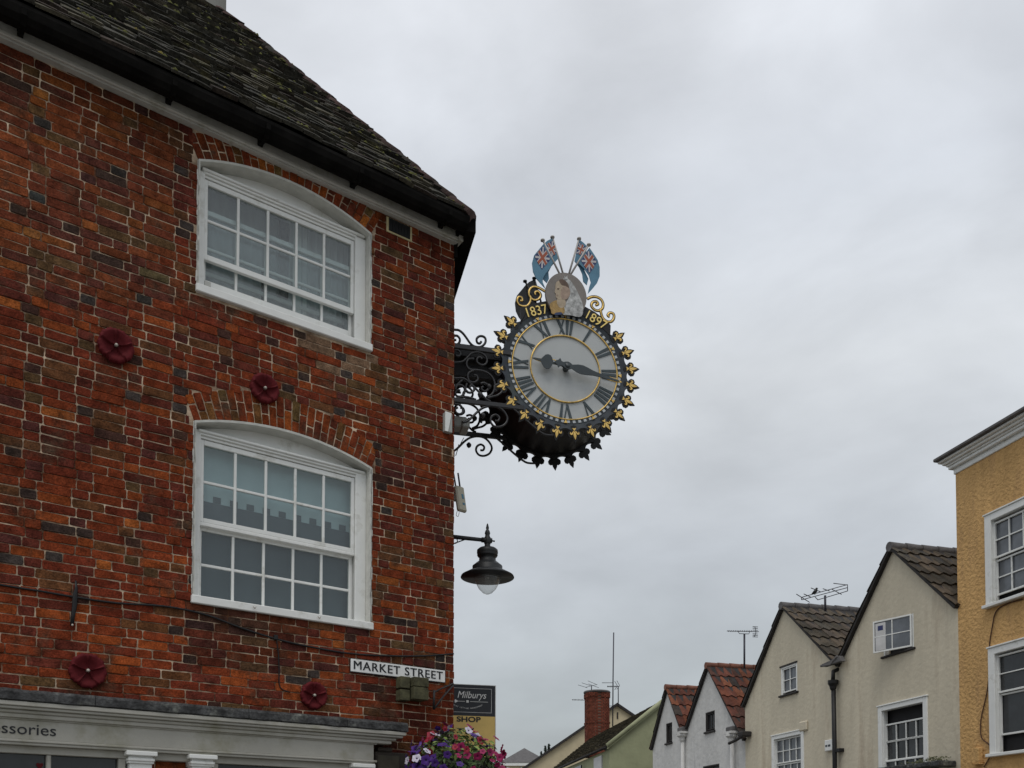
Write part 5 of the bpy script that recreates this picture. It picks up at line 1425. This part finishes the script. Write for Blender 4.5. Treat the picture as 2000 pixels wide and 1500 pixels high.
# big cream house
CB = T('cream_gabled_house', 'larger cream rendered gabled house with an open casement, next to the yellow house', 'house', H, (0, 17.1, 0))
c1 = Op(16.50, 17.50, 5.72, 6.44); c2 = Op(16.10, 17.70, 2.95, 4.63)
gable_house(CB, 15.2, 6.2, 17.11, 7.97, 19.14, 5.80, M['cream'], [c1, c2], brown, expo=0.46)
fwin(CB, c1.x0, c1.x1, c1.z0, c1.z1, 0.05, [], 'greyglass', 'small attic window opening with its casement swung out', rec=0.06, sill=False)
CB.part('attic_sill', rot90(MB().bbox(-c1.x1 - 0.05, -c1.x0 + 0.05, -0.05, 0.05, c1.z0 - 0.05, c1.z0, .01)), M['verge'])
wdt = c1.x1 - c1.x0 - 0.10
cs = MB(); sash(cs, -wdt + 0.04, -0.04, 0.04, 0.66, -0.02, 2, 2, st=0.035, rail0=0.035, rail1=0.035, bar=0.022)
cg = MB().box(-wdt + 0.04, -0.04, -0.002, 0.002, 0.04, 0.66); pst = MB().box(-wdt + 0.06, -wdt + 0.30, -0.010, -0.004, 0.05, 0.64); pst2 = MB().box(-wdt + 0.12, -wdt + 0.24, -0.014, -0.010, 0.48, 0.58)
hinge = Vector((-c1.x0 - 0.05, 0.0, c1.z0 + 0.02)); Mx = Matrix.Translation(hinge) @ Matrix.Rotation(R(22), 4, 'Z')
def tr(mb): mb.v = [tuple(Mx @ Vector(v)) for v in mb.v]; return rot90(mb)
co2 = CB.part('casement', tr(cs), M['white']); CB.part('pane', tr(cg), M['greyglass'], co2); CB.part('paper', tr(pst), M['curtain'], co2); CB.part('sticker', tr(pst2), M['navy'], co2)
fwin(CB, c2.x0, c2.x1, c2.z0, c2.z1, 0.13, [(3.86, 4.20, 4, 1, 0.03), (3.45, 3.83, 4, 1, 0.03), (3.02, 3.40, 4, 1, 0.0)], 'darkglass', 'wide sash window with its top open', rec=0.07, proud=0.03)
# middle cream house
CM = T('cream_gabled_house', 'smaller cream rendered gabled house between the large cream house and the white cottages', 'house', H, (0, 21.5, 0))
d1 = Op(20.99, 21.78, 5.53, 6.27); d2 = Op(20.70, 22.26, 3.0, 4.50)
gable_house(CM, 19.14, 5.80, 21.57, 7.82, 23.74, 5.50, M['cream'], [d1, d2], brown, expo=0.46)
fwin(CM, d1.x0, d1.x1, d1.z0, d1.z1, 0.06, [(5.62, 6.19, 2, 2, 0.0)], 'greyglass', 'small four-pane attic window', rec=0.05, sill=False)
CM.part('attic_sill', rot90(MB().bbox(-d1.x1 - 0.06, -d1.x0 + 0.06, -0.06, 0.05, d1.z0 - 0.05, d1.z0, .01)), M['verge']); CM.part('attic_lintel', rot90(MB().box(-d1.x1 - 0.04, -d1.x0 + 0.02, -0.02, 0.0, d1.z1, d1.z1 + 0.04)), M['verge'])
fwin(CM, d2.x0, d2.x1, d2.z0, d2.z1, 0.12, [(3.78, 4.36, 4, 2, 0.0), (3.1, 3.70, 4, 2, 0.03)], 'greyglass', 'wide sash window of small panes', rec=0.07, proud=0.03)
p = HP(1572, 1420); CM.part('render_patch', MB().bbox(-0.06, 0.01, p.y - 0.15, p.y + 0.2, p.z - 0.1, p.z + 0.15, .03), M['cream'])
# downpipe and hopper between the cream houses
zt_ = 5.25; yp = 19.22
hpm = MB().lathe([(0.05, 0), (0.075, 0.04), (0.085, 0.10), (0.12, 0.16), (0.125, 0.24), (0.06, 0.245)], (-0.13, yp, zt_), 8, smooth=False)
hpm.tube([(-0.13, yp, zt_ + 0.2), (-0.12, yp, zt_ + 0.45), (0.1, yp - 0.02, zt_ + 0.55)], 0.05)
hpo = CM.part('downpipe', MB().tube([(-0.11, yp, 0.1), (-0.11, yp, 3.6), (-0.12, yp, zt_ + 0.02)], 0.055, 10).bbox(-0.13, 0, yp - 0.22, yp + 0.02, 3.78, 3.86), M['black'])
CM.part('hopper', hpm, M['black'], hpo)
fl = MB().prism([(18.75, 5.86), (19.5, 5.86), (19.55, 5.93), (19.2, 5.95), (18.85, 6.0)], -0.22, -0.1, axis='x')
CM.part('valley_flashing', fl.tube([(-0.2, 19.6, 5.90), (-0.2, 19.2, 5.86), (-0.22, 18.9, 6.0)], 0.03), M['slateroof'], hpo)
p = HP(1616, 1468); q = HP(1633, 1443)
t = T('alarm_box', 'small white alarm box beside the black downpipe', 'alarm box', H, (0, p.y, p.z))
t.part('case', MB().bbox(-0.08, 0, q.y, p.y, p.z, q.z, .015), M['white'])
t.part('mark', MB().box(-0.083, -0.08, p.y - .12, p.y - .04, p.z + .1, p.z + .15).box(-0.083, -0.08, p.y - .25, p.y - .15, p.z + .1, p.z + .15), M['slate'])
# lead canopy at the foot of the big cream house
t = T('shop_canopy', 'mossy lead-topped canopy ledge under the large cream house windows', 'canopy', H, (0, 16.5, 3.0))
cm_ = MB()
for i in range(14):
    y0 = 15.3 + i * 0.24; cm_.prism([(0.0, 3.42 + .02 * random.random()), (-0.45, 3.25 + .02 * random.random()), (-0.45, 3.12), (0, 3.10)], y0, y0 + 0.236, axis='z') if False else cm_.bbox(-0.42 - .02 * random.random(), 0.0, y0, y0 + 0.235, 3.12 + .02 * random.random(), 3.22 + .03 * random.random(), .02)
t.part('ledge', cm_, M['ledge'])
pm_ = MB(); random.seed(5)
for i in range(160):
    y0 = random.triangular(15.25, 16.6, 15.5); h = random.uniform(0, 0.08) * (1 if y0 < 15.9 else .5); s2 = random.uniform(.015, .04); a = random.uniform(0, 6.28)
    c = Vector((random.uniform(-0.4, -0.1), y0, 3.24 + h)); g = random.uniform(.5, 1.4)
    pm_.add([c + Vector((s2 * math.cos(a), s2 * math.sin(a), 0)), c + Vector((-s2 * math.cos(a), -s2 * math.sin(a), s2 * .3)), c + Vector((0, s2 * .5, s2))], [(0, 1, 2)], (0.07 * g, 0.075 * g, 0.03 * g))
t.part('weeds', pm_, M['leaf'], kind='stuff')
# white cottages
WA = T('white_gabled_cottage', 'white rendered cottage with red pantiles next to the smaller cream house', 'house', H, (0, 25.9, 0))
e1 = Op(25.62, 26.42, 5.02, 5.66)
p = HP(1378, 1392); q = HP(1396, 1428); p2 = HP(1379, 1430); q2 = HP(1396, 1385)
e1 = Op(q2.y, p.y, p2.z, q2.z - 0.03); 
p = HP(1373, 1497); q = HP(1405, 1490); e2 = Op(q.y, p.y, 3.0, p.z)
gable_house(WA, 23.74, 4.55, 25.99, 7.08, 27.77, 5.10, M['whitewash'], [e1, e2], redt, ridgem='redridge', expo=0.48)
fwin(WA, e1.x0, e1.x1, e1.z0, e1.z1, 0.05, [(e1.z0 + .08, e1.z1 - .08, 3, 1, 0.0)], 'darkglass', 'small dark attic window', rec=0.06, fm='verge', mul=0.02)
fwin(WA, e2.x0, e2.x1, e2.z0, e2.z1, 0.06, [(3.1, e2.z1 - .09, 2, 2, 0.0)], 'darkglass', 'dark lower window', rec=0.06, fm='verge')
WB = T('white_gabled_cottage', 'narrow white rendered cottage with red pantiles beside the sage green house', 'house', H, (0, 29.1, 0))
p = HP(1301, 1414); q = HP(1313, 1448); p2 = HP(1302, 1452); q2 = HP(1313, 1410)
f1 = Op(q.y, p.y, p2.z, q2.z)
gable_house(WB, 27.77, 5.10, 29.1, 6.92, 30.48, 4.95, M['whitewash'], [f1], redt, ridgem='redridge', expo=0.48)
fwin(WB, f1.x0, f1.x1, f1.z0, f1.z1, 0.05, [(f1.z0 + .08, f1.z1 - .08, 3, 1, 0.0)], 'darkglass', 'small dark attic window', rec=0.06, fm='verge', mul=0.02)
# pipes and ribs on the cottages
for (tt, yy, zt2) in ((WB, 27.75, 4.95), (WA, 24.35, 4.55)):
    dp = tt.part('downpipe', MB().tube([(-0.1, yy, 0.1), (-0.1, yy, zt2)], 0.06, 8), M['whitewash'])
    tt.part('hopper', MB().lathe([(0.06, 0), (0.09, 0.06), (0.10, 0.14), (0.17, 0.20), (0.17, 0.27), (0.05, 0.27)], (-0.12, yy, zt2), 8, smooth=False).bbox(-0.25, 0.0, yy - 0.2, yy + 0.2, zt2 + 0.27, zt2 + 0.34), M['whitewash'], dp)
    tt.part('valley_lead', MB().bbox(-0.2, 0.3, yy - 0.2, yy + 0.2, zt2 + 0.34, zt2 + 0.48, .02), M['slateroof'], dp)
p = HP(1424, 1452, -0.25); q = HP(1452, 1436, -0.25); WA.part('gutter_end', MB().tube([p, (p + q) / 2 + Vector((0, 0, -.02)), q], 0.045).bbox(-0.3, 0.0, q.y - 0.02, q.y + 0.25, q.z - 0.02, q.z + 0.12, .02), M['verge'])

# ---- sage green house, a little farther where the street bends
G = Frame((0, 0, 0), 7.6)
A = CAMV + ray(1296, 1368) * 36.5; A_l = G.loc(A); GY = A_l.y
def GP(x, y, off=0.0): return G.aty(x, y, GY + off)
e_l = GP(1185, 1457); ap = GP(1296, 1368); wdt = ap.x - e_l.x
GH = T('green_gabled_house', 'sage green rendered house with mossy tiled roof and brick chimney', 'house', G, (ap.x, GY, 0))
ex_r = ap.x + wdt
GH.part('gable_wall', MB().prism([(e_l.x + 0.12, 0), (e_l.x + 0.12, e_l.z - 0.02), (ap.x, ap.z - 0.08), (ex_r, e_l.z), (ex_r, 0)], GY, GY + 0.3), M['green'])
DL = 13.0
gwall = MB().box(e_l.x + 0.12, e_l.x + 0.42, GY + 0.31, GY + DL, 0, e_l.z - 0.12)
GH.part('street_wall', gwall, M['green'])
rf = MB().prism([(e_l.x, e_l.z), (ap.x, ap.z), (ap.x, ap.z - 0.1), (e_l.x, e_l.z - 0.1)], GY - 0.1, GY + DL)
rf.prism([(ex_r, e_l.z), (ap.x, ap.z), (ap.x, ap.z - 0.1), (ex_r, e_l.z - 0.1)], GY - 0.1, GY + DL)
gro = GH.part('roof', rf, M['verge'])
gt_ = MB(); sl2 = Vector((ap.x - e_l.x, ap.z - e_l.z)); Ls = sl2.length; sl2.normalize(); nn2 = Vector((-sl2.y, sl2.x))
nr = 16
for r_ in range(nr):
    s0 = Ls * r_ / nr; s1 = Ls * (r_ + 1) / nr + 0.04; y_ = GY - 0.12
    while y_ < GY + DL:
        wd = random.uniform(0.2, 0.35); g = random.uniform(.6, 1.3); h = 0.06 + random.uniform(-.012, .012)
        c = tuple(v * g for v in random.choice(((0.07, 0.06, 0.042), (0.06, 0.052, 0.035), (0.095, 0.08, 0.05))))
        P2 = lambda s, hh, yy: (e_l.x + sl2.x * s + nn2.x * hh, yy, e_l.z + sl2.y * s + nn2.y * hh)
        gt_.add([P2(s0, h, y_), P2(s0, h, y_ + wd - .01), P2(s1, 0.012, y_ + wd - .01), P2(s1, 0.012, y_), P2(s0, 0, y_), P2(s0, 0, y_ + wd - .01)], [(0, 1, 2, 3), (0, 4, 5, 1), (0, 3, 4)], c)
        y_ += wd
GH.part('roof_tiles', gt_, M['tile'], gro)
vg = MB().tube([(e_l.x - 0.02, GY - 0.12, e_l.z + 0.0), (ap.x, GY - 0.12, ap.z + 0.02)], 0.085, 8)
vg.prism([(e_l.x, e_l.z - 0.14), (ap.x, ap.z - 0.14), (ap.x, ap.z + 0.0), (e_l.x, e_l.z + 0.0)], GY - 0.13, GY - 0.02)
GH.part('verge_board', vg, M['green'], gro)
GH.part('gutter', MB().tube([(e_l.x - 0.05, GY, e_l.z - 0.05), (e_l.x - 0.05, GY + DL, e_l.z - 0.05)], 0.05), M['verge'])
wv = MB().box(e_l.x + 0.06, e_l.x + 0.118, GY + 1.2, GY + 2.6, e_l.z - 1.6, e_l.z - 0.25); GH.part('window', wv, M['curtain'])
wv = MB().box(e_l.x + 0.06, e_l.x + 0.118, GY + 5.2, GY + 6.8, e_l.z - 1.6, e_l.z - 0.3); GH.part('window', wv, M['darkglass'])
# chimney: round-cornered brick stack
dch = 40.0
for _k in range(400):
    if G.loc(CAMV + ray(1166, 1380) * dch).x > ap.x + 0.75: break
    dch += 0.1
c0 = CAMV + ray(1166, 1380) * dch; cl_ = G.loc(c0); wch = 0.5 * 46 / F_PX * dch
ztop = (CAMV + ray(1166, 1354) * dch).z; zbot = ztop - 3.6
chm = MB(); nz_ = int((ztop - zbot) / 0.085); ns = 22
for r_ in range(nz_):
    z0 = zbot + r_ * 0.085; z1 = z0 + 0.074; k2 = 1.0
    if ztop - z1 < 0.28: k2 = 1.06
    if abs(ztop - 1.70 - z0) < 0.05: k2 = 1.05
    for k in range(ns):
        a0 = 2 * math.pi * (k + 0.5 * (r_ % 2)) / ns + .03; a1 = 2 * math.pi * (k + 1 + 0.5 * (r_ % 2)) / ns - .03
        def se_(a, q): # superellipse
            ca, sa = math.cos(a), math.sin(a); e_ = 0.55
            return (cl_.x + wch * q * math.copysign(abs(ca) ** e_, ca), cl_.y + wch * 0.95 * q * math.copysign(abs(sa) ** e_, sa))
        pts = [se_(a0, k2), se_(a1, k2)]; pin = [se_(a0, k2 * .93), se_(a1, k2 * .93)]
        g = random.uniform(.7, 1.3); c = (0.15 * g, 0.045 * g, 0.028 * g)
        chm.add([(*pts[0], z0), (*pts[1], z0), (*pts[1], z1), (*pts[0], z1), (*pin[0], z0), (*pin[1], z0), (*pin[1], z1), (*pin[0], z1)], [(0, 1, 2, 3), (0, 4, 5, 1), (3, 2, 6, 7), (0, 3, 7, 4), (1, 5, 6, 2)], c)
cho = GH.part('chimney', chm, M['redbrick'], gro)
core = MB(); vs = []
for z in (zbot, ztop): 
    for k in range(32): 
        a = 2 * math.pi * k / 32; ca, sa = math.cos(a), math.sin(a); vs.append((cl_.x + wch * .955 * math.copysign(abs(ca) ** .55, ca), cl_.y + wch * .9 * math.copysign(abs(sa) ** .55, sa), z))
core.add(vs, [[k, (k + 1) % 32, 32 + (k + 1) % 32, 32 + k] for k in range(32)] + [list(range(32, 64))])
GH.part('chimney_mortar', core, mat('chimney_mortar', (0.17, 0.11, 0.08)), gro)
GH.part('chimney_cap', MB().lathe([(wch * 1.1, ztop - 0.02), (wch * 1.16, ztop + 0.03), (wch * 1.1, ztop + 0.10), (0, ztop + 0.12)], (cl_.x, cl_.y, 0), 28), M['slateroof'], gro)

# ---- beige gable behind
BYD = 62.0
bfr = Frame((0, 0, 0), 0)
def BP(x, y, d=BYD): p = CAMV + ray(x, y) * (d / ray(x, y).y); return p
pk = BP(1205, 1379); lft = BP(1025, 1502); slp = (pk.z - lft.z) / (pk.x - lft.x)
xw = 6.5; 
BG = T('beige_gabled_house', 'beige rendered gable wall with dark verge behind the brick chimney', 'house', bfr, (pk.x, BYD, 0))
BG.part('wall', MB().prism([(pk.x - xw, 0), (pk.x - xw, pk.z - xw * slp), (pk.x, pk.z), (pk.x + xw, pk.z - xw * slp), (pk.x + xw, 0)], BYD, BYD + 8), M['beige'])
BG.part('roof', MB().prism([(pk.x - xw - .3, pk.z - (xw + .3) * slp), (pk.x, pk.z), (pk.x + xw + .3, pk.z - (xw + .3) * slp), (pk.x + xw + .3, pk.z - (xw + .3) * slp + .18), (pk.x, pk.z + 0.2), (pk.x - xw - .3, pk.z - (xw + .3) * slp + .18)], BYD - 0.25, BYD + 8), M['verge'])
q = BP(1206, 1397); BG.part('wall_vent', MB().box(q.x - .05, q.x + .05, BYD - 0.03, BYD, q.z - .25, q.z + .2), M['verge'])

# ---- far hipped house
fd = 90.0
L0 = BP(975, 1489, fd); R0 = BP(1075, 1489, fd); Pk = BP(1027, 1461, fd + 3.5); hw = (R0.x - L0.x) / 2
Pk = Vector(((L0.x + R0.x) / 2, fd + 3.5, BP(1027, 1461, fd + 3.5).z))
FH = T('far_hipped_house', 'distant house with grey hipped roof and white eaves', 'house', bfr, (Pk.x, fd, 0))
FH.part('wall', MB().box(L0.x + 0.3, R0.x - 0.3, fd + 0.3, fd + 7, 0, L0.z - 0.1), M['beige'])
FH.part('eaves', MB().box(L0.x + 0.1, R0.x - 0.1, fd + 0.05, fd + 7, L0.z - 0.32, L0.z - 0.02), M['white'])
rfm = MB().add([(L0.x, fd, L0.z), (R0.x, fd, L0.z), (R0.x, fd + 7, L0.z), (L0.x, fd + 7, L0.z), (Pk.x, Pk.y, Pk.z)], [(0, 1, 4), (1, 2, 4), (2, 3, 4), (3, 0, 4), (0, 3, 2, 1)])
FH.part('roof', rfm, M['slateroof'])
FH.part('downpipe', MB().tube([(Pk.x - 0.35, fd + 0.2, 2), (Pk.x - 0.35, fd + 0.2, L0.z - .1)], 0.06), M['greypvc'])
# ---- far trees
def tree(px_, py_, wpx, dist, lab, seed):
    random.seed(seed); tp = BP(px_, py_, dist); rw = wpx / F_PX * dist / 2
    t = T('tree', lab, 'tree', bfr, (tp.x, dist, 0), 'trees behind the rooftops')
    t.part('trunk', MB().tube([(tp.x, dist, 0), (tp.x + .1, dist, tp.z * .5), (tp.x, dist, tp.z - .3)], [0.22, 0.15, 0.03], 8), M['bark'])
    mb = MB(); H_ = tp.z * 0.8
    for i in range(3800):
        f = random.random() ** 0.8; z = tp.z - f * H_
        rr_ = rw * (0.12 + min(1, f * 6) * 0.85) * (1 + 0.35 * noise.noise(Vector((z * 1.3, seed, random.random() * .3))))
        a = random.uniform(0, 6.28); r_ = rr_ * random.random() ** 0.5
        c = Vector((tp.x + r_ * math.cos(a), dist + r_ * math.sin(a), z)); s2 = random.uniform(.05, .13); g = random.uniform(.4, 1.5)
        d1 = Vector((random.gauss(0, 1), random.gauss(0, 1), random.gauss(0, 1))).normalized() * s2; d2 = d1.cross(Vector((random.random(), random.random(), random.random()))).normalized() * s2 * .6
        mb.add([c - d1, c + d2, c + d1, c - d2], [(0, 1, 2, 3)], (0.045 * g, 0.065 * g, 0.05 * g))
    t.part('crown', mb, M['conifer'])
tree(1072, 1453, 10, 76, 'taller narrow dark tree tip just left of the beige gable roof', 3)
tree(1065, 1457, 9, 77, 'slim dark tree tip in the middle of the far three', 4)
tree(1057, 1468, 9, 78, 'lowest dark tree tip beside the grey hipped roof', 5)

# ---- aerials
def thin_tube(mb, pts, r_): return mb.tube(pts, r_, 6)
def at(x, y, d): return BP(x, y, d)
def aerial(name, lab, d, mast, lines, r_mast, r_line, grp='rooftop television aerials'):
    b = at(*mast[0], d)
    t = T(name, lab, 'aerial', bfr, (b.x, d, b.z), grp)
    t.part('mast', thin_tube(MB(), [at(*q, d) for q in mast], r_mast), M['mast'])
    mb = MB()
    for (l, dd) in lines: thin_tube(mb, [at(q[0], q[1], d + (dd if i == len(l) - 1 else -dd) * 0.5) for i, q in enumerate(l)], r_line)
    t.part('boom', mb, M['mast']); return t
d = 22.5
def ca(a, b): return (1400 + a / 6.818, 1100 + b / 6.818)
L1 = [([ca(1125, 455), ca(1740, 285)], 0), ([ca(1130, 488), ca(1740, 325)], 0), ([ca(1125, 455), ca(1130, 488)], 0), ([ca(1740, 285), ca(1742, 370)], 0),
      ([ca(1742, 370), ca(1345, 488), ], 0), ([ca(1345, 488), ca(1310, 450)], 0)]
for (a, b, c_, e_) in ((1060, 412, 1235, 520), (1160, 410, 1250, 450), (1255, 330, 1380, 380), (1415, 340, 1500, 370), (1530, 345, 1660, 415), (1555, 268, 1740, 290)):
    L1.append(([ca(a, b), ca(c_, e_)], 0.5))
aerial('roof_aerial', 'large tilted ladder-shaped aerial with a bird on it, above the smaller cream house', d, [ca(1445, 640), ca(1442, 430)], L1, 0.028, 0.010)
bp_ = at(*ca(1308, 385), d - 0.05)
t = T('bird', 'small dark bird perched on the tilted ladder-shaped aerial', 'bird', bfr, (bp_.x, d - 0.05, bp_.z - 0.06))
bb = MB(); prof_ = [(-0.09, -0.05, 0.012), (-0.05, -0.02, 0.025), (-0.01, 0.0, 0.045), (0.02, 0.03, 0.042), (0.035, 0.06, 0.026), (0.042, 0.08, 0.030), (0.05, 0.10, 0.022), (0.058, 0.105, 0.008)]
bb.tube([(bp_.x + a * 0.9, d - 0.05, bp_.z + b) for a, b, r_ in prof_], [r_ for a, b, r_ in prof_], 10)
bb.tube([(bp_.x + 0.055, d - .05, bp_.z + .10), (bp_.x + 0.085, d - .05, bp_.z + .095)], [0.008, 0.002], 6)
t.part('body', bb, M['black']); t.part('leg', MB().tube([(bp_.x, d - .05, bp_.z - .02), (bp_.x + .005, d - .05, bp_.z - .065)], 0.006, 6), M['black']); t.part('leg', MB().tube([(bp_.x - .02, d - .05, bp_.z - .02), (bp_.x - .015, d - .05, bp_.z - .065)], 0.006, 6), M['black'])
d = 27.5
L2 = [([ca(135, 903), ca(560, 912)], 0), ([ca(285, 910), ca(300, 938), ca(425, 942), ca(440, 912)], 0), ([ca(505, 845), ca(518, 880), ca(520, 930), ca(500, 978)], 0)]
for i in range(14): L2.append(([ca(150 + i * 24, 896), ca(156 + i * 24, 912)], 0.4))
for (y0) in (845, 865, 890, 912, 940, 960, 980): L2.append(([ca(480, y0), ca(545, y0 + 3)], 0.3))
aerial('roof_aerial', 'comb-shaped aerial on a tall mast above the red pantiles', d, [ca(367, 1400), ca(367, 940)], L2, 0.030, 0.010)
d = 40.5
def cb(a, b): return (1000 + a / 4.688, 1180 + b / 4.688)
aerial('roof_aerial', 'small spreading aerial standing on the brick chimney', dch, [cb(728, 810), cb(728, 745)], [([cb(670, 762), cb(780, 735)], 0), ([cb(605, 740), cb(690, 765)], .6), ([cb(640, 720), cb(728, 750)], .6), ([cb(695, 702), cb(780, 738)], .6), ([cb(700, 730), cb(795, 765)], .6)], 0.03, 0.012)
aerial('roof_aerial', 'little horizontal aerial poking out left of the brick chimney', dch, [cb(668, 880), cb(668, 872)], [([cb(548, 874), cb(668, 880)], 0)] + [([cb(555 + i * 13, 870), cb(558 + i * 13, 882)], .2) for i in range(8)], 0.02, 0.012)
aerial('radio_mast', 'very tall thin pole mast right of the brick chimney', 42, [cb(922, 1120), cb(925, 700), cb(931, 260)], [([cb(885, 932), cb(930, 932)], 0)], 0.030, 0.014)
aerial('roof_aerial', 'grid aerial clustered beside the tall pole mast', 44, [cb(973, 930), cb(973, 750)], [([cb(870, 754), cb(985, 752)], 0), ([cb(960, 700), cb(985, 745), cb(960, 780)], 0), ([cb(940, 705), cb(965, 748), cb(940, 785)], 0), ([cb(825, 720), cb(920, 720)], .4)] + [([cb(875 + i * 12, 748), cb(878 + i * 12, 760)], .2) for i in range(8)], 0.025, 0.014)
